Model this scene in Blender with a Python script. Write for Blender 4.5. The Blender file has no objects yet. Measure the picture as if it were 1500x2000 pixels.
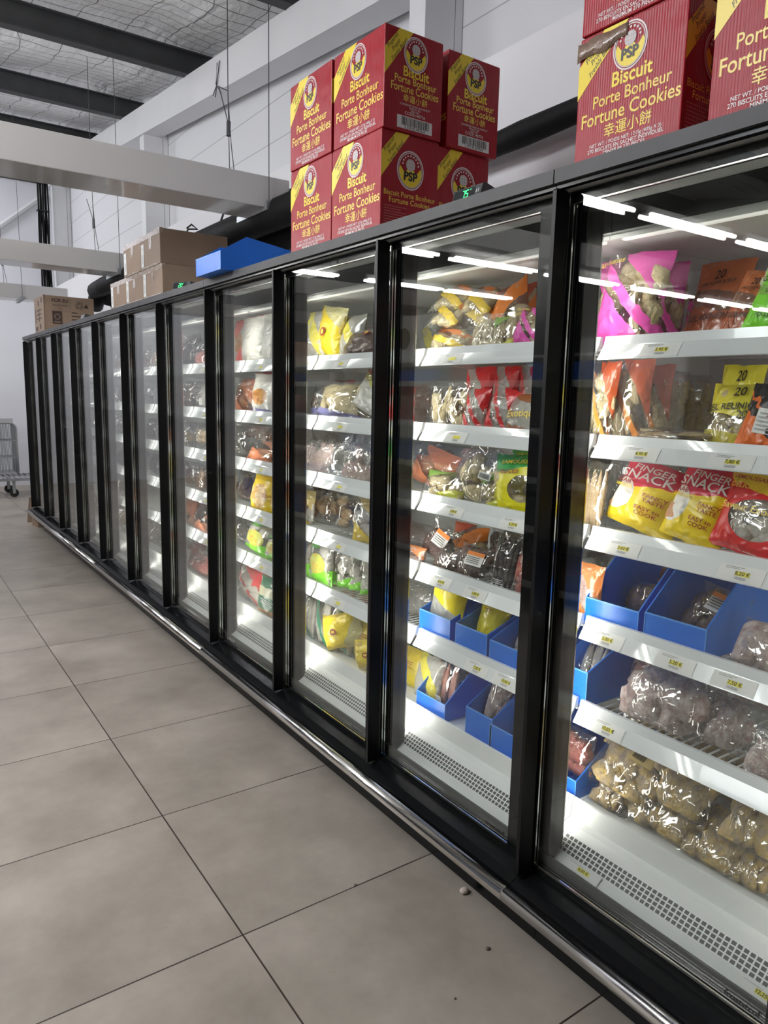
import bpy, bmesh, math, random
from mathutils import Vector, Matrix, Euler, noise
random.seed(7)
SC = bpy.context.scene
COL = SC.collection
PI = math.pi
# ------------------------------------------------------------------ camera
CAMX, CAMZ = -1.4223, 1.612
YAW, PITCH, ROLL, FPX = -0.612073592, -0.157798696, -0.0227601556, 1416.55
def rot3():
    Rz = Matrix.Rotation(YAW, 3, 'Z'); Rx = Matrix.Rotation(PITCH, 3, 'X'); Ry = Matrix.Rotation(ROLL, 3, 'Y')
    return Rz @ Rx @ Ry                                   # columns: right, forward, up
RC = rot3()
CP = Vector((CAMX, 0, CAMZ))
cam = bpy.data.cameras.new('camera'); camo = bpy.data.objects.new('camera', cam); COL.objects.link(camo)
r_, f_, u_ = RC.col[0], RC.col[1], RC.col[2]
M = Matrix((( r_[0], u_[0], -f_[0]), (r_[1], u_[1], -f_[1]), (r_[2], u_[2], -f_[2]))).to_4x4()
M.translation = CP
camo.matrix_world = M
cam.sensor_fit = 'VERTICAL'; cam.sensor_height = 36.0; cam.lens = FPX / 2000 * 36
cam.clip_start = 0.05; cam.clip_end = 60
SC.camera = camo
def at(u, v, x=None, y=None, z=None):
    """real point on the plane x, y or z seen along the photograph's line of sight"""
    d = RC @ Vector(((u - 750) / FPX, 1, -(v - 1000) / FPX))
    if x is not None: t = (x - CP.x) / d.x
    elif y is not None: t = (y - CP.y) / d.y
    else: t = (z - CP.z) / d.z
    return CP + d * t
# ------------------------------------------------------------------ light and exposure
W = bpy.data.worlds.new('world'); SC.world = W; W.use_nodes = True
W.node_tree.nodes['Background'].inputs[0].default_value = (0.78, 0.86, 1.0, 1)
W.node_tree.nodes['Background'].inputs[1].default_value = 0.10
TUBE_STRENGTH = 46.0
LED_STRENGTH = 19.0
SC.view_settings.view_transform = 'Standard'; SC.view_settings.look = 'None'
SC.view_settings.exposure = 0.0; SC.view_settings.gamma = 1.0
SC.view_settings.use_curve_mapping = False
SC.cycles.transparent_max_bounces = 40
SC.cycles.max_bounces = 10
SC.cycles.diffuse_bounces = 4
SC.cycles.glossy_bounces = 5
SC.cycles.sample_clamp_indirect = 4.0
SC.cycles.caustics_reflective = False; SC.cycles.caustics_refractive = False
def area(name, loc, sx, sy, watts, rot=(0, 0, 0), col=(1, 1, 1)):
    l = bpy.data.lights.new(name, 'AREA'); l.shape = 'RECTANGLE'; l.size = sx; l.size_y = sy; l.energy = watts; l.color = col
    o = bpy.data.objects.new(name, l); COL.objects.link(o); o.location = loc; o.rotation_euler = rot
    return o
# unseen fill lamps added under the roof to brighten the walls and floor
for k, (x, y, wt) in enumerate(((-3.2, 2.6, 150), (-3.2, 7.4, 120), (-2.6, 11.6, 150))):
    area('hall_fill', (x, y, 4.2 + .1013 * (y - 4.67) + .02), 1.6, 1.5, wt, (.1, -.75, 0), (.93, .95, 1))
# ------------------------------------------------------------------ materials
def nodes(m):
    m.use_nodes = True
    nt = m.node_tree
    return nt, nt.nodes, nt.links
def mat(name, col, rough=.5, metal=0., emit=0., coat=0., noise_amt=0., noise_scale=8., bump=0., bump_scale=60., spec=.5, col2=None):
    m = bpy.data.materials.new(name); nt, N, L = nodes(m)
    b = N['Principled BSDF']
    b.inputs['Base Color'].default_value = (*col, 1); b.inputs['Roughness'].default_value = rough
    b.inputs['Metallic'].default_value = metal; b.inputs['Specular IOR Level'].default_value = spec
    b.inputs['Coat Weight'].default_value = coat
    if emit:
        b.inputs['Emission Color'].default_value = (*col, 1); b.inputs['Emission Strength'].default_value = emit
    if noise_amt or col2 or bump:
        tc = N.new('ShaderNodeTexCoord')
    if noise_amt or col2:
        n = N.new('ShaderNodeTexNoise'); n.inputs['Scale'].default_value = noise_scale; n.inputs['Detail'].default_value = 5
        L.new(tc.outputs['Object'], n.inputs['Vector'])
        r = N.new('ShaderNodeValToRGB')
        c2 = col2 or tuple(max(0, c * (1 - noise_amt)) for c in col)
        r.color_ramp.elements[0].position = .35; r.color_ramp.elements[0].color = (*c2, 1)
        r.color_ramp.elements[1].position = .65; r.color_ramp.elements[1].color = (*col, 1)
        L.new(n.outputs['Fac'], r.inputs['Fac']); L.new(r.outputs['Color'], b.inputs['Base Color'])
    if bump:
        n2 = N.new('ShaderNodeTexNoise'); n2.inputs['Scale'].default_value = bump_scale; n2.inputs['Detail'].default_value = 3
        L.new(tc.outputs['Object'], n2.inputs['Vector'])
        bp = N.new('ShaderNodeBump'); bp.inputs['Strength'].default_value = bump; bp.inputs['Distance'].default_value = .01
        L.new(n2.outputs['Fac'], bp.inputs['Height']); L.new(bp.outputs['Normal'], b.inputs['Normal'])
    return m
def math_node(N, L, op, a, b=None):
    n = N.new('ShaderNodeMath'); n.operation = op
    for i, s in enumerate((a, b)):
        if s is None: continue
        if isinstance(s, (int, float)): n.inputs[i].default_value = s
        else: L.new(s, n.inputs[i])
    return n.outputs[0]
def schlick(N, L, f0=.04, normal=None):
    ge = N.new('ShaderNodeNewGeometry'); dt = N.new('ShaderNodeVectorMath'); dt.operation = 'DOT_PRODUCT'
    L.new(ge.outputs['Incoming'], dt.inputs[0]); L.new(normal if normal is not None else ge.outputs['Normal'], dt.inputs[1])
    c = math_node(N, L, 'MINIMUM', math_node(N, L, 'ABSOLUTE', dt.outputs['Value']), 1.0)
    return math_node(N, L, 'ADD', math_node(N, L, 'MULTIPLY', math_node(N, L, 'POWER', math_node(N, L, 'SUBTRACT', 1, c), 5), 1 - f0), f0)
def glass_mat(name, tint=(.962, .968, .960), boost=0.0):
    m = bpy.data.materials.new(name); nt, N, L = nodes(m)
    N.remove(N['Principled BSDF']); out = N['Material Output']
    t = N.new('ShaderNodeBsdfTransparent'); t.inputs[0].default_value = (*tint, 1)
    g = N.new('ShaderNodeBsdfGlossy'); g.inputs['Roughness'].default_value = 0.0
    x = N.new('ShaderNodeMixShader')
    L.new(math_node(N, L, 'ADD', schlick(N, L, .028), boost), x.inputs[0]); L.new(t.outputs[0], x.inputs[1]); L.new(g.outputs[0], x.inputs[2])
    L.new(x.outputs[0], out.inputs['Surface'])
    return m
def film_mat(name, bands=None, diag=0., wob=.03, window=None, milky=.03, rough=.07, gloss=.12):
    """clear plastic film, with printed bands: (position, colour, opacity) from the bottom seam up"""
    m = bpy.data.materials.new(name); nt, N, L = nodes(m)
    N.remove(N['Principled BSDF']); out = N['Material Output']
    tc = N.new('ShaderNodeTexCoord')
    nz = N.new('ShaderNodeTexNoise'); nz.noise_type = 'RIDGED_MULTIFRACTAL'; nz.inputs['Scale'].default_value = 17; nz.inputs['Detail'].default_value = 3; nz.inputs['Distortion'].default_value = 1.0; nz.normalize = True
    L.new(tc.outputs['Object'], nz.inputs['Vector'])
    bp = N.new('ShaderNodeBump'); bp.inputs['Strength'].default_value = 1.0; bp.inputs['Distance'].default_value = .012
    L.new(nz.outputs['Fac'], bp.inputs['Height'])
    t = N.new('ShaderNodeBsdfTransparent'); t.inputs[0].default_value = (.97, .97, .97, 1)
    g = N.new('ShaderNodeBsdfGlossy'); g.inputs['Roughness'].default_value = rough; L.new(bp.outputs['Normal'], g.inputs['Normal'])
    d = N.new('ShaderNodeBsdfDiffuse'); d.inputs[0].default_value = (.86, .86, .84, 1)
    mk = N.new('ShaderNodeMixShader'); mk.inputs[0].default_value = milky
    L.new(t.outputs[0], mk.inputs[1]); L.new(d.outputs[0], mk.inputs[2])
    x = N.new('ShaderNodeMixShader'); L.new(math_node(N, L, 'MINIMUM', math_node(N, L, 'ADD', schlick(N, L, .04, bp.outputs['Normal']), gloss), .8), x.inputs[0])
    L.new(mk.outputs[0], x.inputs[1]); L.new(g.outputs[0], x.inputs[2])
    res = x.outputs[0]
    if bands:
        uv = N.new('ShaderNodeSeparateXYZ'); L.new(tc.outputs['UV'], uv.inputs[0])
        U, V = uv.outputs[0], uv.outputs[1]
        n2 = N.new('ShaderNodeTexNoise'); n2.inputs['Scale'].default_value = 3.5; L.new(tc.outputs['UV'], n2.inputs['Vector'])
        v1 = math_node(N, L, 'ADD', V, math_node(N, L, 'MULTIPLY', math_node(N, L, 'SUBTRACT', n2.outputs['Fac'], .5), wob * 4))
        v2 = math_node(N, L, 'ADD', v1, math_node(N, L, 'MULTIPLY', math_node(N, L, 'SUBTRACT', U, .5), diag))
        cr = N.new('ShaderNodeValToRGB'); R = cr.color_ramp; R.interpolation = 'CONSTANT'
        while len(R.elements) < len(bands): R.elements.new(.5)
        for e, (p, c, a) in zip(R.elements, bands): e.position = p
        for e, (p, c, a) in zip(R.elements, bands): e.color = (*c, a)
        L.new(v2, cr.inputs['Fac'])
        fac, colr = cr.outputs['Alpha'], cr.outputs['Color']
        if window:
            cu, cv, ru, rv, wc = window
            du = math_node(N, L, 'POWER', math_node(N, L, 'DIVIDE', math_node(N, L, 'ABSOLUTE', math_node(N, L, 'SUBTRACT', U, cu)), ru), 2)
            dv = math_node(N, L, 'POWER', math_node(N, L, 'DIVIDE', math_node(N, L, 'ABSOLUTE', math_node(N, L, 'SUBTRACT', V, cv)), rv), 2)
            ins = math_node(N, L, 'LESS_THAN', math_node(N, L, 'ADD', math_node(N, L, 'ADD', du, dv), math_node(N, L, 'MULTIPLY', n2.outputs['Fac'], .5)), 1.25)
            if wc is None:
                fac = math_node(N, L, 'MULTIPLY', fac, math_node(N, L, 'SUBTRACT', 1, ins))
            else:
                mc = N.new('ShaderNodeMix'); mc.data_type = 'RGBA'
                vz = N.new('ShaderNodeTexVoronoi'); vz.inputs['Scale'].default_value = 11; L.new(tc.outputs['UV'], vz.inputs['Vector'])
                rr = N.new('ShaderNodeValToRGB'); rr.color_ramp.elements[0].color = (*wc[0], 1); rr.color_ramp.elements[1].color = (*wc[1], 1)
                rr.color_ramp.elements[1].position = .6
                L.new(vz.outputs['Distance'], rr.inputs['Fac'])
                L.new(ins, mc.inputs[0]); L.new(colr, mc.inputs[6]); L.new(rr.outputs[0], mc.inputs[7]); colr = mc.outputs[2]
                fac = math_node(N, L, 'MAXIMUM', fac, ins)
        pb = N.new('ShaderNodeBsdfPrincipled'); pb.inputs['Roughness'].default_value = .28
        L.new(colr, pb.inputs['Base Color']); L.new(bp.outputs['Normal'], pb.inputs['Normal'])
        mx = N.new('ShaderNodeMixShader'); L.new(fac, mx.inputs[0]); L.new(res, mx.inputs[1]); L.new(pb.outputs[0], mx.inputs[2])
        res = mx.outputs[0]
    L.new(res, out.inputs['Surface'])
    return m
def tile_mat():
    m = bpy.data.materials.new('floor_tiles'); nt, N, L = nodes(m); b = N['Principled BSDF']
    tc = N.new('ShaderNodeTexCoord'); s = N.new('ShaderNodeSeparateXYZ'); L.new(tc.outputs['Object'], s.inputs[0])
    P = .748
    def axis(o, off):
        a = math_node(N, L, 'DIVIDE', math_node(N, L, 'SUBTRACT', o, off - 20 * P), P)
        fr = math_node(N, L, 'FRACT', a)
        dist = math_node(N, L, 'MINIMUM', fr, math_node(N, L, 'SUBTRACT', 1, fr))
        return math_node(N, L, 'FLOOR', a), math_node(N, L, 'MULTIPLY', dist, P)
    ix, dx = axis(s.outputs[0], -.622); iy, dy = axis(s.outputs[1], 1.8296)
    g = math_node(N, L, 'LESS_THAN', math_node(N, L, 'MINIMUM', dx, dy), .0026)
    cid = N.new('ShaderNodeCombineXYZ'); L.new(ix, cid.inputs[0]); L.new(iy, cid.inputs[1])
    wn = N.new('ShaderNodeTexWhiteNoise'); wn.noise_dimensions = '3D'; L.new(cid.outputs[0], wn.inputs['Vector'])
    off = N.new('ShaderNodeVectorMath'); off.operation = 'MULTIPLY_ADD'
    L.new(wn.outputs['Color'], off.inputs[0]); off.inputs[1].default_value = (9, 9, 9); L.new(tc.outputs['Object'], off.inputs[2])
    n1 = N.new('ShaderNodeTexNoise'); n1.inputs['Scale'].default_value = 2.6; n1.inputs['Detail'].default_value = 7; n1.inputs['Roughness'].default_value = .62; L.new(off.outputs[0], n1.inputs['Vector'])
    cr = N.new('ShaderNodeValToRGB'); cr.color_ramp.elements[0].position = .3; cr.color_ramp.elements[1].position = .72
    cr.color_ramp.elements[0].color = (.262, .229, .193, 1); cr.color_ramp.elements[1].color = (.43, .384, .328, 1)
    L.new(n1.outputs['Fac'], cr.inputs['Fac'])
    n3 = N.new('ShaderNodeTexNoise'); n3.inputs['Scale'].default_value = 42; n3.inputs['Detail'].default_value = 3; L.new(tc.outputs['Object'], n3.inputs['Vector'])
    sp = math_node(N, L, 'MULTIPLY', math_node(N, L, 'GREATER_THAN', n3.outputs['Fac'], .76), .45)
    m1 = N.new('ShaderNodeMix'); m1.data_type = 'RGBA'; L.new(sp, m1.inputs[0]); L.new(cr.outputs[0], m1.inputs[6]); m1.inputs[7].default_value = (.12, .10, .09, 1)
    m2 = N.new('ShaderNodeMix'); m2.data_type = 'RGBA'; L.new(g, m2.inputs[0]); L.new(m1.outputs[2], m2.inputs[6]); m2.inputs[7].default_value = (.035, .025, .02, 1)
    L.new(m2.outputs[2], b.inputs['Base Color'])
    L.new(math_node(N, L, 'ADD', math_node(N, L, 'MULTIPLY', n1.outputs['Fac'], .3), .24), b.inputs['Roughness'])
    b.inputs['Specular IOR Level'].default_value = .45
    return m
def stripe_mat(name, col, groove, period, width, axis=2, rough=.6, bump=.0):
    m = bpy.data.materials.new(name); nt, N, L = nodes(m); b = N['Principled BSDF']; b.inputs['Roughness'].default_value = rough
    tc = N.new('ShaderNodeTexCoord'); s = N.new('ShaderNodeSeparateXYZ'); L.new(tc.outputs['Object'], s.inputs[0])
    fr = math_node(N, L, 'FRACT', math_node(N, L, 'DIVIDE', s.outputs[axis], period))
    g = math_node(N, L, 'LESS_THAN', fr, width / period)
    mx = N.new('ShaderNodeMix'); mx.data_type = 'RGBA'; L.new(g, mx.inputs[0]); mx.inputs[6].default_value = (*col, 1); mx.inputs[7].default_value = (*groove, 1)
    L.new(mx.outputs[2], b.inputs['Base Color'])
    return m
def foil_mat():
    m = bpy.data.materials.new('roof_foil'); nt, N, L = nodes(m); b = N['Principled BSDF']
    tc = N.new('ShaderNodeTexCoord'); s = N.new('ShaderNodeSeparateXYZ')
    n1 = N.new('ShaderNodeTexNoise'); n1.inputs['Scale'].default_value = 1.6; n1.inputs['Detail'].default_value = 2; L.new(tc.outputs['Object'], n1.inputs['Vector'])
    wv = N.new('ShaderNodeVectorMath'); wv.operation = 'MULTIPLY_ADD'; L.new(n1.outputs['Color'], wv.inputs[0]); wv.inputs[1].default_value = (.22, .22, 0); L.new(tc.outputs['Object'], wv.inputs[2])
    L.new(wv.outputs[0], s.inputs[0])
    def line(o, p, w):
        fr = math_node(N, L, 'FRACT', math_node(N, L, 'DIVIDE', o, p))
        return math_node(N, L, 'LESS_THAN', fr, w / p)
    g = math_node(N, L, 'MAXIMUM', line(s.outputs[1], .17, .010), line(s.outputs[0], .34, .007))
    n2 = N.new('ShaderNodeTexNoise'); n2.inputs['Scale'].default_value = 5; n2.inputs['Detail'].default_value = 5; n2.inputs['Distortion'].default_value = .8
    sc = N.new('ShaderNodeMapping'); sc.inputs['Scale'].default_value = (1.6, .5, 1); L.new(tc.outputs['Object'], sc.inputs[0]); L.new(sc.outputs[0], n2.inputs['Vector'])
    bp = N.new('ShaderNodeBump'); bp.inputs['Strength'].default_value = .7; bp.inputs['Distance'].default_value = .08; L.new(n2.outputs['Fac'], bp.inputs['Height'])
    mx = N.new('ShaderNodeMix'); mx.data_type = 'RGBA'; L.new(g, mx.inputs[0]); mx.inputs[6].default_value = (.95, .95, .95, 1); mx.inputs[7].default_value = (.12, .12, .12, 1)
    L.new(mx.outputs[2], b.inputs['Base Color']); L.new(bp.outputs['Normal'], b.inputs['Normal'])
    b.inputs['Roughness'].default_value = .36; b.inputs['Metallic'].default_value = .1
    return m
def grille_mat():
    m = bpy.data.materials.new('vent_grille'); nt, N, L = nodes(m); b = N['Principled BSDF']; b.inputs['Roughness'].default_value = .4
    tc = N.new('ShaderNodeTexCoord'); s = N.new('ShaderNodeSeparateXYZ'); L.new(tc.outputs['UV'], s.inputs[0])
    def cell(o):
        fr = math_node(N, L, 'FRACT', o); return math_node(N, L, 'GREATER_THAN', fr, .26)
    g = math_node(N, L, 'MULTIPLY', cell(s.outputs[0]), cell(s.outputs[1]))
    mx = N.new('ShaderNodeMix'); mx.data_type = 'RGBA'; L.new(g, mx.inputs[0]); mx.inputs[6].default_value = (.8, .82, .82, 1); mx.inputs[7].default_value = (.03, .033, .03, 1)
    L.new(mx.outputs[2], b.inputs['Base Color'])
    return m
def corrug_mat(name, col, rough=.36):
    m = mat(name, col, rough, coat=.0, spec=.3); nt, N, L = nodes(m); b = N['Principled BSDF']; b.inputs['Coat Roughness'].default_value = .22
    tc = N.new('ShaderNodeTexCoord'); s = N.new('ShaderNodeSeparateXYZ'); L.new(tc.outputs['Object'], s.inputs[0])
    w = math_node(N, L, 'SINE', math_node(N, L, 'MULTIPLY', math_node(N, L, 'ADD', s.outputs[0], s.outputs[1]), 2 * PI / .0075))
    nz = N.new('ShaderNodeTexNoise'); nz.inputs['Scale'].default_value = 9; L.new(tc.outputs['Object'], nz.inputs['Vector'])
    h = math_node(N, L, 'ADD', math_node(N, L, 'MULTIPLY', w, .12), math_node(N, L, 'MULTIPLY', nz.outputs['Fac'], 6))
    bp = N.new('ShaderNodeBump'); bp.inputs['Strength'].default_value = .35; bp.inputs['Distance'].default_value = .004
    L.new(h, bp.inputs['Height']); L.new(bp.outputs['Normal'], b.inputs['Normal']); L.new(bp.outputs['Normal'], b.inputs['Coat Normal'])
    return m
MT = {
 'floor': tile_mat(), 'foil': foil_mat(), 'grille': grille_mat(),
 'panel': stripe_mat('wall_panels', (.76, .76, .78), (.46, .46, .48), .30, .008),
 'drywall': mat('painted_drywall', (.84, .83, .84), .75, noise_amt=.06, noise_scale=.8),
 'wallwhite': mat('painted_wall', (.82, .82, .86), .8, noise_amt=.04, noise_scale=.6),
 'mulltrim': mat('mullion_trim', (.10, .10, .10), .2, metal=.6),
 'sill': mat('grey_sill', (.13, .13, .125), .8, spec=.05),
 'wallgrey': mat('grey_painted_wall', (.16, .16, .17), .8),
 'steelwhite': mat('white_painted_steel', (.84, .84, .85), .45, noise_amt=.05, noise_scale=2),
 'purlin': mat('dark_primer_steel', (.055, .057, .06), .6, noise_amt=.2),
 'beam': mat('white_laminate_beam', (.60, .58, .56), .16, coat=.3),
 'wire': mat('thin_wire', (.08, .08, .085), .4, metal=.6),
 'tube': mat('fluorescent_tube', (1, .99, .97), .4, emit=TUBE_STRENGTH),
 'housing': mat('lamp_housing', (.75, .75, .75), .3),
 'led': mat('led_strip', (1, .975, .91), .4, emit=LED_STRENGTH),
 'edge_glow': mat('glowing_canopy_edge', (1, .98, .93), .4, emit=LED_STRENGTH * .03),  # weak emission that brightens the white canopy edge
 'black': mat('black_enamel', (.005, .0055, .006), .22, spec=.2),
 'blackmatt': mat('black_plastic', (.010, .010, .011), .45),
 'fascia': mat('grey_fascia', (.085, .085, .088), .5, noise_amt=.2, noise_scale=7, spec=.3),
 'handle': mat('black_handle_profile', (.003, .003, .0035), .4, spec=.25),
 'chrome': mat('chrome_rail', (.80, .79, .77), .14, metal=1),
 'alu': mat('aluminium_spacer', (.95, .94, .90), .13, metal=1),
 'mullion': mat('dark_mullion', (.022, .022, .022), .25),
 'glass': glass_mat('door_glass'), 'glass2': glass_mat('inner_door_glass', boost=.004),
 'white': mat('white_freezer_liner', (.79, .81, .80), .35), 'liner': mat('freezer_back_liner', (.62, .64, .63), .4),
 'rail': mat('price_rail_plastic', (.80, .83, .85), .14, coat=.5), 'lip': mat('shelf_lip', (.86, .87, .85), .3),
 'deckcream': mat('cream_deck_strip', (.66, .66, .56), .35),
 'paper': mat('white_paper', (.82, .82, .80), .6), 'tagyellow': mat('yellow_price_patch', (.85, .76, .08), .6), 'ink': mat('dark_ink', (.02, .02, .02), .6), 'inkgrey': mat('grey_ink', (.42, .42, .43), .6),
 'red': corrug_mat('red_carton', (.36, .010, .020)), 'pyellow': mat('printed_yellow', (.92, .70, .03), .35), 'pgold': mat('printed_gold', (.90, .66, .08), .35), 'pwhite': mat('printed_white', (.80, .72, .70), .35), 'pblack': mat('printed_black', (.01, .008, .008), .4),
 'predink': mat('printed_red', (.33, .02, .025), .35), 'globe': mat('printed_globe', (.55, .50, .50), .4),
 'kraft': mat('kraft_card', (.31, .215, .148), .55, noise_amt=.12, noise_scale=6, bump=.1, bump_scale=25), 'kraftdark': mat('kraft_flute_edge', (.22, .15, .10), .7),
 'tape': mat('clear_tape', (.36, .26, .185), .07, coat=1., bump=.8, bump_scale=55), 'browntape': mat('brown_tape', (.25, .165, .12), .22, coat=.5, bump=.5, bump_scale=70),
 'darkprint': mat('dark_brown_print', (.055, .03, .025), .6),
 'blue': mat('blue_corrugated_plastic', (.012, .16, .68), .33, bump=.12, bump_scale=30), 'blueedge': mat('blue_cut_edge', (.12, .36, .85), .4),
 'digit': mat('green_digits', (.05, 1, .25), .4, emit=2.4), 'display': mat('display_black', (.008, .01, .012), .12), 'displaycase': mat('display_case', (.05, .052, .055), .35),
 'pipe': mat('black_pipe_foam', (.006, .006, .0065), .65, spec=.2, bump=.4, bump_scale=14), 'galv': mat('galvanised_wire', (.46, .48, .50), .35, metal=.7, noise_amt=.2), 'rubber': mat('black_rubber', (.012, .012, .012), .7), 'plasticgrey': mat('grey_plastic', (.5, .5, .52), .5),
 'pebble': mat('pale_crumb', (.62, .52, .44), .8), 'darkcrumb': mat('dark_crumb', (.12, .09, .07), .8),
}
# ------------------------------------------------------------------ mesh helpers
class MB:
    def __init__(s): s.v = []; s.f = []; s.m = []; s.uv = None
    def add(s, vs, fs, mi=0):
        b = len(s.v); s.v += [tuple(p) for p in vs]
        for f in fs: s.f.append(tuple(i + b for i in f)); s.m.append(mi)
        return s
    def box(s, x0, y0, z0, x1, y1, z1, mi=0):
        x0, x1 = min(x0, x1), max(x0, x1); y0, y1 = min(y0, y1), max(y0, y1); z0, z1 = min(z0, z1), max(z0, z1)
        return s.add([(x0, y0, z0), (x1, y0, z0), (x1, y1, z0), (x0, y1, z0), (x0, y0, z1), (x1, y0, z1), (x1, y1, z1), (x0, y1, z1)],
              [(3, 2, 1, 0), (4, 5, 6, 7), (0, 1, 5, 4), (1, 2, 6, 5), (2, 3, 7, 6), (3, 0, 4, 7)], mi)
    def prism_y(s, prof, y0, y1, mi=0):
        n = len(prof)
        vs = [(x, y0, z) for x, z in prof] + [(x, y1, z) for x, z in prof]
        fs = [tuple(range(n)), tuple(range(2 * n - 1, n - 1, -1))] + [(i, i + n, (i + 1) % n + n, (i + 1) % n) for i in range(n)]
        return s.add(vs, fs, mi)
    def tube(s, pts, r, n=10, mi=0, closed=False):
        pts = [Vector(p) for p in pts]; base = len(s.v); rings = []
        for i, p in enumerate(pts):
            d = (pts[min(i + 1, len(pts) - 1)] - pts[max(i - 1, 0)]).normalized()
            a = d.cross(Vector((0, 0, 1)))
            if a.length < .05: a = d.cross(Vector((1, 0, 0)))
            a.normalize(); b = d.cross(a)
            rr = r[i] if isinstance(r, (list, tuple)) else r
            rings.append([p + (a * math.cos(2 * PI * k / n) + b * math.sin(2 * PI * k / n)) * rr for k in range(n)])
        vs = [q for R in rings for q in R]; fs = []
        for i in range(len(pts) - 1):
            for k in range(n):
                fs.append((i * n + k, i * n + (k + 1) % n, (i + 1) * n + (k + 1) % n, (i + 1) * n + k))
        fs.append(tuple(range(n - 1, -1, -1))); fs.append(tuple(range((len(pts) - 1) * n, len(pts) * n)))
        return s.add(vs, fs, mi)
    def flat(s, polys, org, ax, up, mi=0):
        """2-D polygons laid on a plane in space"""
        org, ax, up = Vector(org), Vector(ax), Vector(up)
        vs, fs = polys
        return s.add([org + ax * a + up * b for a, b in vs], fs, mi)
    def build(s, name, mats, parent=None, smooth=False, loc=None):
        me = bpy.data.meshes.new(name); me.from_pydata(s.v, [], s.f)
        mats = mats if isinstance(mats, (list, tuple)) else [mats]
        for m in mats: me.materials.append(MT[m] if isinstance(m, str) else m)
        if len(mats) > 1: me.polygons.foreach_set('material_index', s.m)
        if smooth: me.polygons.foreach_set('use_smooth', [True] * len(me.polygons))
        if s.uv:
            ul = me.uv_layers.new(name='UVMap')
            for l in me.loops: ul.data[l.index].uv = s.uv[l.vertex_index]
        me.update()
        o = bpy.data.objects.new(name, me); COL.objects.link(o)
        if parent: o.parent = parent
        if loc: o.location = loc
        return o
def bevel(o, w=.004, seg=2):
    b = o.modifiers.new('edge', 'BEVEL'); b.width = w; b.segments = seg; b.limit_method = 'ANGLE'
    return o
def tag(o, label, cat, group=None, kind=None):
    if label: o['label'] = label
    if cat: o['category'] = cat
    if group: o['group'] = group
    if kind: o['kind'] = kind
    return o
def thing(name, label, cat, loc=(0, 0, 0), rot=(0, 0, 0), group=None):
    o = bpy.data.objects.new(name, None); COL.objects.link(o); o.location = loc; o.rotation_euler = rot; o.empty_display_size = .05
    return tag(o, label, cat, group)
def struct(o): o['kind'] = 'structure'; return o
def copy_tree(o, parent=None):
    c = o.copy(); COL.objects.link(c)
    if parent: c.parent = parent
    for ch in list(o.children): copy_tree(ch, c)
    return c
_txt = {}
def text2d(body, size=1., bold=0., align='CENTER', shear=0., sx=1.):
    key = (body, bold, align, shear)
    if key not in _txt:
        c = bpy.data.curves.new('t', 'FONT'); c.body = body; c.size = 1; c.align_x = align; c.align_y = 'CENTER'; c.offset = bold; c.shear = shear; c.resolution_u = 3
        o = bpy.data.objects.new('t', c); COL.objects.link(o)
        dg = bpy.context.evaluated_depsgraph_get(); dg.update()
        me = bpy.data.meshes.new_from_object(o.evaluated_get(dg))
        _txt[key] = ([(v.co.x, v.co.y) for v in me.vertices], [tuple(p.vertices) for p in me.polygons])
        bpy.data.objects.remove(o); bpy.data.meshes.remove(me); bpy.data.curves.remove(c)
    v, f = _txt[key]
    return [(a * size * sx, b * size) for a, b in v], f
def move2(p, dx, dy, ang=0):
    c, s = math.cos(ang), math.sin(ang)
    return [(a * c - b * s + dx, a * s + b * c + dy) for a, b in p[0]], p[1]
def disc2(r, n=28, sx=1., a0=0, a1=2 * PI):
    vs = [(r * sx * math.cos(a0 + (a1 - a0) * i / n), r * math.sin(a0 + (a1 - a0) * i / n)) for i in range(n + (0 if a1 - a0 > 6.2 else 1))]
    return vs, [tuple(range(len(vs)))]
def ring2(r0, r1, n=36):
    vs = [(r * math.cos(2 * PI * i / n), r * math.sin(2 * PI * i / n)) for r in (r0, r1) for i in range(n)]
    return vs, [(i, (i + 1) % n, n + (i + 1) % n, n + i) for i in range(n)]
def rect2(a0, b0, a1, b1): return [(a0, b0), (a1, b0), (a1, b1), (a0, b1)], [(0, 1, 2, 3)]
# ------------------------------------------------------------------ the room
struct(MB().box(-9, -4, -.1, 1.4, 13.6, 0).build('floor', 'floor'))
ROOF = lambda y: 4.2 + .1013 * (y - 4.67)                       # top of the sloping rafter
PUR = [y for y in (-3.2, -1.2, .8, 2.8, 4.86, 6.85, 8.88, 10.9, 13.0)]
def roof():
    mb = MB(); nx, ny = 64, 110
    for j in range(ny + 1):
        y = -4 + 17.5 * j / ny
        near = min(abs(y - p) for p in PUR)
        sag = .10 * min(1, (near / .9)) ** 1.0
        for i in range(nx + 1):
            x = -9 + 10.35 * i / nx
            w = noise.noise(Vector((x * 1.3, y * .55, 0))) * .07 + noise.noise(Vector((x * 3.1, y * .9, 5))) * .03
            mb.v.append((x, y, ROOF(y) + .27 - sag * (.75 + w * 3) + w * .8))
    for j in range(ny):
        for i in range(nx):
            a = j * (nx + 1) + i; mb.f.append((a, a + nx + 1, a + nx + 2, a + 1)); mb.m.append(0)
    return mb.build('ceiling', 'foil', smooth=True)
struct(roof())
mb = MB(); mb.v += [(-9.2, -4, ROOF(-4) + .45), (1.6, -4, ROOF(-4) + .45), (1.6, 13.7, ROOF(13.7) + .45), (-9.2, 13.7, ROOF(13.7) + .45)] ; mb.f.append((0, 1, 2, 3)); mb.m.append(0)
mb.v += [(x, y, z + .05) for x, y, z in mb.v[:4]]; mb.f += [(7, 6, 5, 4), (0, 4, 5, 1), (1, 5, 6, 2), (2, 6, 7, 3), (3, 7, 4, 0)]; mb.m += [0] * 5
struct(mb.build('roof_deck', 'purlin'))
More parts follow.
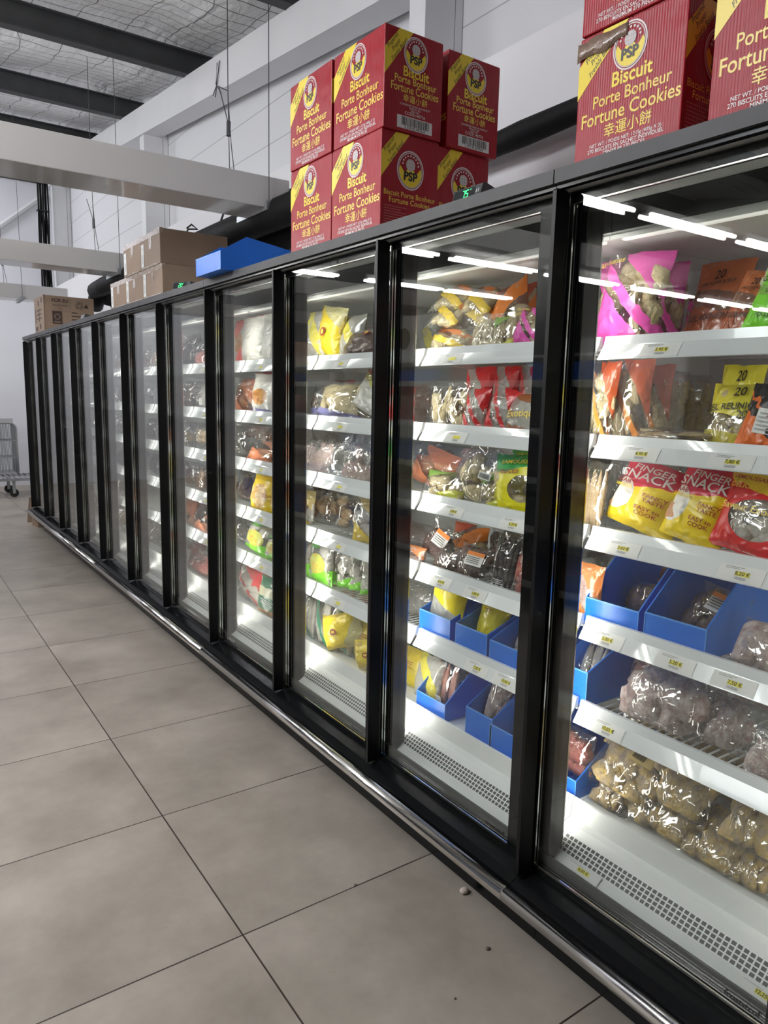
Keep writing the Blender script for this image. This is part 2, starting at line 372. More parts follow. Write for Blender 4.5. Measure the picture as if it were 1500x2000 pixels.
struct(MB().box(1.36, -4, 0, 1.46, 13.6, 6).build('wall_right', 'panel'))
struct(MB().box(1.05, -4, 0, 1.09, 13.42, 3.185).build('wall_right_lower', 'drywall'))
struct(MB().box(-9, 13.42, 0, 1.4, 13.6, 6).build('wall_far', 'wallwhite'))
struct(MB().box(-9.15, -4, 0, -9, 13.6, 6).build('wall_left', 'wallgrey'))
for y in PUR:
    z = ROOF(y)
    p = MB(); p.box(-9, y - .05, z, 1.34, y + .05, z + .012); p.box(-9, y - .006, z + .012, 1.34, y + .006, z + .188); p.box(-9, y - .05, z + .188, 1.34, y + .05, z + .2)
    o = p.build('purlin', 'purlin'); struct(o)
p = MB(); y0, y1 = -4, 13.4
for (xa, xb, za, zb) in ((1.1, 1.3, -.275, -.26), (1.1, 1.3, -.012, 0), (1.10, 1.112, -.26, -.012), (1.288, 1.3, -.26, -.012)):
    p.add([(x, y, ROOF(y) + z) for y in (y0, y1) for x, z in ((xa, za), (xb, za), (xb, zb), (xa, zb))], [(0, 1, 2, 3), (7, 6, 5, 4), (0, 4, 5, 1), (1, 5, 6, 2), (2, 6, 7, 3), (3, 7, 4, 0)])
struct(p.build('rafter_beam', 'steelwhite'))
for yc in (-1.45, 3.32, 8.12, 12.75):
    p = MB(); zt = ROOF(yc) - .285
    p.box(1.10, yc, 0, 1.112, yc + .14, zt); p.box(1.288, yc, 0, 1.30, yc + .14, zt); p.box(1.112, yc + .0, 0, 1.288, yc + .012, zt); p.box(1.305, yc - .0, 0, 1.355, yc + .2, zt + .2)
    struct(p.build('column', 'steelwhite'))
# diagonal brace and cable bundle by the far wall
a, b = at(0, 440, y=13.36), at(72, 390, y=13.36)
d = (b - a)
p = MB().tube([a - d * 2.2, b + d * .2], .038, 6)
struct(p.build('wall_brace', 'steelwhite'))
struct(MB().box(-9, 13.30, 4.88, 1.3, 13.42, 5.02).build('wall_purlin', 'purlin'))
p = MB()
for k in range(9):
    x = .865 + k * .017
    p.tube([(x + .006 * math.sin(k * 3 + j), 12.62 + .02 * ((k * 7) % 4), 5.0 - 1.84 * j / 8) for j in range(9)], .0125, 6)
o = p.build('cable_bundle', 'pipe', smooth=True); tag(o, 'thick bundle of black cables hanging down beside the white far corner column', 'cables')
MB().box(.845, 12.60, 4.3, 1.02, 12.70, 4.315).build('cable_tie', 'blackmatt', o); MB().box(.845, 12.60, 3.5, 1.02, 12.70, 3.515).build('cable_tie', 'blackmatt', o)
p = MB(); p.tube([(1.09, 6.05 + .02 * k, 4.28 - .05 * k) for k in range(6)], .004, 5); p.tube([(1.09, 6.10, 4.28), (1.085, 6.12, 4.12), (1.09, 6.02, 4.02)], .004, 5); p.tube([(1.09, 6.2, 4.06), (1.08, 6.1, 4.10), (1.085, 5.88, 4.0)], .004, 5)
tag(p.build('loose_wires', 'wire'), 'tuft of loose black wires sticking out of the white sloping rafter', 'wire')
# suspended white beams
def hang_beam(y, xl, xr, zb, label, clampx):
    t = thing('hanging_beam', label, 'beam', ((xl + xr) / 2, y + .16, zb), group='white beams hung across the aisle')
    L2 = (xr - xl) / 2
    bevel(MB().box(-L2, -.16, 0, L2, .16, .17).build('beam_body', 'beam', t), .004)
    for cx in clampx:
        lx = cx - (xl + xr) / 2
        c = MB(); c.box(lx - .016, -.19, -.018, lx - .013, .24, .014); c.box(lx + .013, -.19, -.018, lx + .016, .24, .014)
        for k in range(16): c.box(lx - .013, -.185 + k * .0265, -.018, lx + .013, -.172 + k * .0265, -.015)
        c.box(lx - .022, -.195, -.02, lx + .022, -.165, .03)
        c.build('perforated_bracket', 'galv', t)
        w = MB(); zt = ROOF(y) + .02 - zb
        w.tube([(lx, -.178, .02), (lx, -.178, zt)], .0028, 5); w.tube([(lx - .17, -.02, .17), (lx - .18, -.03, .6), (lx - .185, -.05, zt)], .0028, 5)
        w.tube([(lx - .13, -.0, .17), (lx - .165, -.03, .35), (lx - .18, -.03, .6)], .0028, 5)
        w.tube([(lx - .18, -.03, .38), (lx - .178, -.03, .46)], .012, 6); w.tube([(lx - .178, -.03, .44), (lx - .23, -.03, .62)], .003, 5)
        w.build('suspension_wire', 'wire', t)
hang_beam(4.0, -4.6, .66, 2.67, 'white suspended beam closest to the red cartons, its end behind them', (.52, -2.6))
hang_beam(7.0, -4.6, .64, 2.67, 'white suspended beam passing above the brown cartons with a bracket under it', (.50, -2.6))
hang_beam(9.95, -4.6, .67, 2.68, 'white suspended beam farthest along, ending above the open brown carton', (.15, -2.6))
# fluorescent battens, rows across the aisle
lamp = thing('fluorescent_batten', 'twin tube fluorescent lamp of the row over the aisle, mirrored in the freezer glass', 'lamp', (0, 0, 0), group='fluorescent lamps in rows over the aisle')
p = MB(); p.box(-.42, -.02, .012, .42, .02, .05)
p.build('lamp_housing', 'housing', lamp)
for s in (-.036, .036):
    MB().tube([(-.41, s, 0), (.41, s, 0)], .013, 10).build('tube', 'tube', lamp, smooth=True)
first = True
for y, z, xs in ((2.72, 2.66, (-1.54, -2.56, -3.58, -4.6, -5.62)), (4.34, 2.64, (-1.47, -2.50, -3.53, -4.68, -5.74, -6.78)), (5.74, 2.66, (-1.47, -2.66, -3.60))):
    for x in xs:
        o = lamp if first else copy_tree(lamp); first = False
        o.location = (x, y, z)
# ------------------------------------------------------------------ freezer cabinets
YA, PITCHD = 1.3275, .781
ZS = [1.785, 1.52, 1.262, .997, .74]                               # shelf lips
def grille_part(parent, y):
    mb = MB(); n = 2
    y0, y1 = y - .735, y - .03
    prof = [(.178, .345), (.137, .309)]
    for yy in (y1, y0):
        for x, z in prof: mb.v.append((x, yy, z + .003))
    mb.f.append((0, 1, 3, 2)); mb.m.append(0)
    mb.uv = [(0, 0), (0, 4.2), ((y1 - y0) / .0155, 0), ((y1 - y0) / .0155, 4.2)]
    return mb.build('vent_grille', 'grille', parent)
def make_shelf():
    mb = MB()
    for k in range(30):
        y = -.775 + .013 + k * .0258
        mb.box(.228, y - .0018, -.030, .74, y + .0018, -.0262)
    for x in (.24, .40, .57, .735): mb.box(x - .003, -.772, -.036, x + .003, -.008, -.030)
    for y in (-.7765, -.0075):
        mb.add([(.241, y, -.03), (.74, y, -.03), (.74, y, -.085), (.66, y, -.085), (.241, y, -.043)] + [(.241, y + .003, -.03), (.74, y + .003, -.03), (.74, y + .003, -.085), (.66, y + .003, -.085), (.241, y + .003, -.043)],
               [(0, 1, 2, 3, 4), (9, 8, 7, 6, 5)] + [(i, i + 5, (i + 1) % 5 + 5, (i + 1) % 5) for i in range(5)])
    s = mb.build('shelf', 'white')
    prof = [(.240, .002), (.229, .002), (.223, -.022), (.199, -.060), (.2015, -.062), (.228, -.028), (.240, -.028)]
    MB().prism_y(prof, -.772, -.008).build('price_rail', 'rail', s)
    return s
def price_tag(parent, y, txt=None, dx=0.):
    """paper price tag lying on the sloping face of the rail; y is local to the shelf"""
    o_, t_ = Vector((.223, 0, -.022)), Vector((.199, 0, -.060))
    up = (o_ - t_).normalized(); nrm = Vector((-up.z, 0, up.x)); ax = Vector((0, -1, 0))
    org = (o_ + t_) / 2 + nrm * .0012; org.y = y
    mb = MB(); mb.flat(rect2(-.055, -.0195, .055, .0195), org, ax, up, 0)
    mb.flat(rect2(-.014, -.006, .022, .006), org + nrm * .0005, ax, up, 1)
    for k, (b, w) in enumerate(((.015, .045), (.011, .035))): mb.flat(rect2(-.04, b - .0009, -.04 + w, b + .0009), org + nrm * .0005, ax, up, 2)
    for k in range(11): mb.flat(rect2(-.012 + k * .0026, -.0155, -.0108 + k * .0026 + (k % 3) * .0004, -.0085), org + nrm * .0005, ax, up, 2)
    if txt: mb.flat(text2d(txt, .0135, .01), org + nrm * .001 + ax * .004, ax, up, 3)
    return mb.build('price_tag', ['paper', 'tagyellow', 'inkgrey', 'ink'], parent)
SHELF = make_shelf()
def make_door():
    """local origin at the handle edge; runs towards -y"""
    g = MB().box(.050, -.778, .26, .055, -.004, 2.128).build('door', 'glass')
    MB().box(.073, -.770, .27, .078, -.012, 2.118).build('inner_pane', 'glass2', g)
    f = MB()
    f.box(.0565, -.778, .26, .072, -.690, 2.128); f.box(.0565, -.690, .26, .072, -.004, .278); f.box(.0565, -.690, 2.103, .072, -.004, 2.128); f.box(.0565, -.012, .278, .085, -.004, 2.103)
    f.box(.079, -.778, .26, .088, -.70, 2.128); f.box(.079, -.70, .26, .088, -.004, .275); f.box(.079, -.70, 2.105, .088, -.004, 2.128)
    f.build('door_frame', 'black', g)
    s = MB()
    for x in (.0568, .0675):
        s.box(x, -.020, .28, x + .0045, -.0135, 2.10); s.box(x, -.688, .2795, x + .0045, -.0135, .286)
    s.box(.0568, -.688, 2.0985, .0605, -.0135, 2.1015)
    s.build('pane_spacer', 'alu', g)
    # full height fin handle, round at its inner top corner
    prof = [(0, .258), (.049, .258)] + [(.049 - .018 * (1 - math.cos(a)), 2.112 + .018 * math.sin(a)) for a in [i * PI / 12 for i in range(7)]] + [(0.004, 2.13), (0, 2.126)]
    h = MB().prism_y(prof, -.012, 0).build('handle', 'handle', g)
    h2 = MB().box(.0485, -.0125, .262, .0499, .0, 2.1).build('handle_seal', 'blackmatt', g)
    l = MB(); l.flat(text2d('frost-trol', .0215, .03, shear=.15), (.0494, -.640, .3125), (0, -1, 0), (0, 0, 1)); l.flat(text2d('®', .012, .004), (.0494, -.681, .319), (0, -1, 0), (0, 0, 1)); l.build('maker_lettering', 'pblack', g)
    return g
DOOR = make_door()
BASEP = [(.05, .255), (.012, .248), (-.018, .236), (-.018, .196), (.02, .168), (.10, .16), (.10, .004), (.9, .004), (.9, .26), (.085, .26)]
DECKP = [(.80, .402), (.252, .402), (.244, .426), (.237, .424), (.226, .368), (.205, .362), (.180, .346), (.137, .309), (.108, .292), (.098, .268), (.098, .262), (.80, .262)]
TAGS = {}   # (door, shelf) -> [(y, text)]
for d, s, u, v, t in [(0, 0, 1287, 683, '3,45 €'), (0, 1, 1248, 884, '4,90 €'), (0, 1, 1425, 900, '7,80 €'), (0, 2, 1213, 1067, '3,60 €'), (0, 2, 1445, 1117, '8,20 €'), (0, 3, 1182, 1247, '5,00 €'), (0, 3, 1315, 1293, '5,20 €'), (0, 3, 1430, 1332, '7,50 €'), (0, 4, 1183, 1420, '10,05 €'),
                      (1, 0, 880, 700, None), (1, 1, 888, 853, None), (1, 2, 882, 998, '5,90 €'), (1, 2, 998, 1025, '6,20 €'), (1, 3, 858, 1135, '4,50 €'), (1, 3, 925, 1155, '5,80 €'), (1, 4, 928, 1303, '7,20 €'), (1, 4, 984, 1330, '10,80 €')]:
    TAGS.setdefault((d, s), []).append((at(u, v, x=.205).y, t))
shelf_used = door_used = False
def cabinet(first_door, n, label):
    """doors first_door .. first_door+n-1, counted from the camera; local y = 0 at the far end"""
    yf = YA + PITCHD * (first_door + n - 1); Lc = PITCHD * n
    root = thing('freezer_cabinet', label, 'freezer', (0, yf, 0), group='black upright glass door freezers in one long row')
    c = MB(); c.box(.84, -Lc + .001, .262, .90, -.001, 2.13); c.box(.03, -Lc + .001, 2.132, .95, -.001, 2.172)
    c.build('insulated_body', 'liner', root)
    f = MB(); f.box(0, -Lc + .002, 2.142, .03, -.002, 2.176); f.build('fascia', 'fascia', root)
    MB().box(.012, -Lc + .001, 2.1305, .03, -.001, 2.1415).build('top_trim', 'black', root)
    MB().prism_y(BASEP, -Lc + .001, -.001).build('base_plinth', 'black', root)
    MB().tube([(-.037, -Lc + .002, .213), (-.037, -.002, .213)], .0215, 16).build('bumper_rail', 'chrome', root, smooth=True)
    MB().prism_y(DECKP, -Lc + .001, -.001).build('product_deck', 'white', root)
    MB().box(.105, -Lc + .02, .2935, .1065, -.02, .296).build('deck_strip', 'deckcream', root)
    MB().box(.0890, -Lc + .001, .262, .0965, -.001, .307).build('door_sill', 'sill', root)
    k = MB(); k.box(.235, -Lc + .001, 2.045, .838, -.001, 2.06); k.box(.228, -Lc + .001, 2.04, .236, -.001, 2.05); k.build('interior_canopy', 'white', root)
    MB().box(.232, -Lc + .001, 2.0605, .26, -.001, 2.13).build('air_duct', 'blackmatt', root)
    MB().box(.242, -Lc + .03, 2.0365, .256, -.03, 2.0445).build('canopy_edge_glow', 'edge_glow', root)  # added strip with a faint glow, standing in for the bright canopy edge
    for q in range(n + 1):
        ym = -PITCHD * q
        lo, hi = (ym - .04, ym + .04)
        if q == 0: hi = ym - .001
        if q == n: lo = ym + .001
        MB().box(.095, lo, .27, .15, hi, 2.11).build('mullion', 'mullion', root)
        if q < n: MB().box(.090, lo - .0015, .28, .149, lo + .002, 2.10).build('mullion_trim', 'mulltrim', root); MB().box(.1445, lo - .003, .28, .149, lo - .0012, 2.09).build('mullion_bead', 'alu', root)
        MB().box(.1505, max(lo, ym - .018), .36, .154, min(hi, ym + .018), 2.02).build('led_strip', 'led', root)
    return root, yf
def fill_cabinet(root, yf, first_door, n, last=False):
    global shelf_used, door_used
    for d in range(first_door, first_door + n):
        yl = YA + PITCHD * d - yf
        o = DOOR if not door_used else copy_tree(DOOR); door_used = True
        o.parent = root; o.location = (0, yl, 0)
        grille_part(root, yl)
        for s, z in enumerate(ZS):
            o = SHELF if not shelf_used else copy_tree(SHELF); shelf_used = True
            for ch in list(o.children):
                if ch.name.startswith('price_tag'): bpy.data.objects.remove(ch)
            o.parent = root; o.location = (0, yl, z)
            todo.append((o, d, s, yl + yf))
todo = []
CAB = []
for fd, n, lab in ((-1, 2, 'black glass door freezer cabinet under the big red carton closest to the camera'),
                   (1, 3, 'black glass door freezer cabinet carrying the stack of red cartons and the green digit display'),
                   (4, 3, 'black glass door freezer cabinet carrying the stacked plain brown cartons'),
                   (7, 4, 'four door freezer cabinet at the far end carrying the open printed carton')):
    r, yf = cabinet(fd, n, lab); CAB.append((r, yf)); fill_cabinet(r, yf, fd, n)
MB().box(.05, .001, .26, .90, .03, 2.13).build('end_panel', 'black', CAB[3][0])
for o, d, s, yw in todo:
    if d < 0: continue
    L = TAGS.get((d, s))
    if L is None: L = [(yw - .22, None)] if d > 0 else []
    for y, t in L:
        price_tag(o, min(-.06, max(-.71, y - yw)), t)
for u, v, t in ((1133, 1702, '6,00 €'), (1485, 1935, '12,25 €')):
    y = at(u, v, x=.115).y - CAB[0][1]
    mb = MB(); up = Vector((.72, 0, .55)).normalized(); nrm = Vector((-up.z, 0, up.x)); org = Vector((.121, y, .305)); ax = Vector((0, -1, 0))
    mb.flat(rect2(-.06, -.014, .06, .014), org, ax, up, 0); mb.flat(rect2(-.014, -.006, .026, .006), org + nrm * .0006, ax, up, 1)
    mb.flat(rect2(-.045, .008, .0, .0095), org + nrm * .0006, ax, up, 2); mb.flat(text2d(t, .0125, .01), org + nrm * .0012 + ax * .006, ax, up, 3)
    mb.build('price_tag', ['paper', 'tagyellow', 'inkgrey', 'ink'], CAB[0][0])
# ------------------------------------------------------------------ bags of frozen food
def ico(n):
    bm = bmesh.new(); bmesh.ops.create_icosphere(bm, subdivisions=n, radius=1)
    r = ([v.co.copy() for v in bm.verts], [tuple(v.index for v in f.verts) for f in bm.faces]); bm.free(); return r
ICO2, ICO3 = ico(2), ico(3)
def piece(mb, c, r, rot, kind, rnd):
    vs, fs = ICO2
    q = rot.to_matrix(); out = []
    sd = rnd.random() * 50
    for v in vs:
        p = v.copy()
        if kind == 'samosa':
            p = Vector((p.x * (1.15 - .75 * (p.z + 1) * .5) * 1.15, p.y * .5, p.z * 1.0))
        elif kind == 'roll':
            p = Vector((p.x * .36, p.y * .36, p.z * 1.25)); 
        elif kind == 'log':
            s = (1 - abs(p.z) ** 4 * .5); p = Vector((p.x * .30 * s, p.y * .30 * s, p.z * 2.4))
        elif kind == 'slab': p = Vector((p.x * 1.1, p.y * .35, p.z))
        amt = {'lump': .5, 'meat': .45, 'slab': .2}.get(kind, .07)
        p *= 1 + amt * noise.noise(p * 1.7 + Vector((sd, sd, 0)))
        out.append(q @ (p * r) + c)
    mb.add(out, fs)
def T(u, v, D):
    return D / 2 * max(0., 1 - abs(u) ** 2.6) ** .6 * max(0., math.sin(PI * max(0, min(1, v)) ** .85)) ** .55
def pillow_film(Wd, D, H, seed, crimp=.02):
    mb = MB(); nu, nv = 12, 16; rnd = random.Random(seed); uv = []
    for side in (-1, 1):
        base = len(mb.v)
        for j in range(nv + 1):
            v = j / nv
            for i in range(nu + 1):
                u = -1 + 2 * i / nu
                x = Wd / 2 * u * (1 - .07 * math.sin(PI * v) + .035 * noise.noise(Vector((seed * 1.7, v * 4, u * .6))))
                z = H * (v + .025 * noise.noise(Vector((u * 2.5, seed, v * 3))) * (1 if j in (0, nv) else .5))
                t = T(u, v, D)
                w = noise.noise(Vector((u * 2.6 + seed, v * 4.2, side * 3.))) * .22 + noise.noise(Vector((u * 6, v * 8 + seed, side * 9.))) * .10
                y = side * (t * (1 + w) + .0012) + D * .08 * noise.noise(Vector((u * 1.2, v * 1.5, seed + 4)))
                mb.v.append((x, y, max(z, 0))); uv.append(((u + 1) / 2, v))
        for j in range(nv):
            for i in range(nu):
                a = base + j * (nu + 1) + i
                q = (a, a + 1, a + nu + 2, a + nu + 1)
                mb.f.append(q if side < 0 else q[::-1]); mb.m.append(0)
    mb.uv = uv
    return mb
C = dict(cream=((.76, .66, .40), (.56, .45, .25)), tan=((.62, .47, .28), (.50, .34, .18)), white=((.78, .75, .68), (.62, .58, .50)), pink=((.58, .36, .33), (.70, .55, .50)), redm=((.36, .06, .05), (.52, .20, .16)),
         dark=((.075, .04, .035), (.14, .08, .07)), grey=((.30, .28, .25), (.42, .40, .36)), wings=((.66, .46, .15), (.36, .29, .22)), frost=((.66, .57, .54), (.40, .27, .25)), brown=((.22, .13, .08), (.33, .21, .13)), paleg=((.62, .64, .40), (.40, .48, .22)), yellow=((.70, .52, .10), (.55, .40, .08)),
         sausage=((.55, .20, .16), (.70, .42, .36)), blacks=((.030, .022, .02), (.06, .045, .04)), orange=((.72, .26, .10), (.6, .4, .25)), fishy=((.25, .27, .28), (.5, .5, .5)))
CM = {k: mat('food_' + k, a, .5, col2=b, noise_scale=34, bump=.5, bump_scale=120) for k, (a, b) in C.items()}
PK, ORG, YEL, RED, GRN, LIM, WHT, BLK, DRED, DGR, PUR_, BRN, LBL = (.86, .12, .52), (.80, .17, .03), (.88, .66, .02), (.70, .03, .035), (.10, .50, .06), (.25, .82, .04), (.66, .65, .60), (.02, .02, .02), (.40, .02, .03), (.02, .20, .11), (.20, .20, .48), (.10, .055, .035), (.80, .80, .80)
CLR = (1, 1, 1)
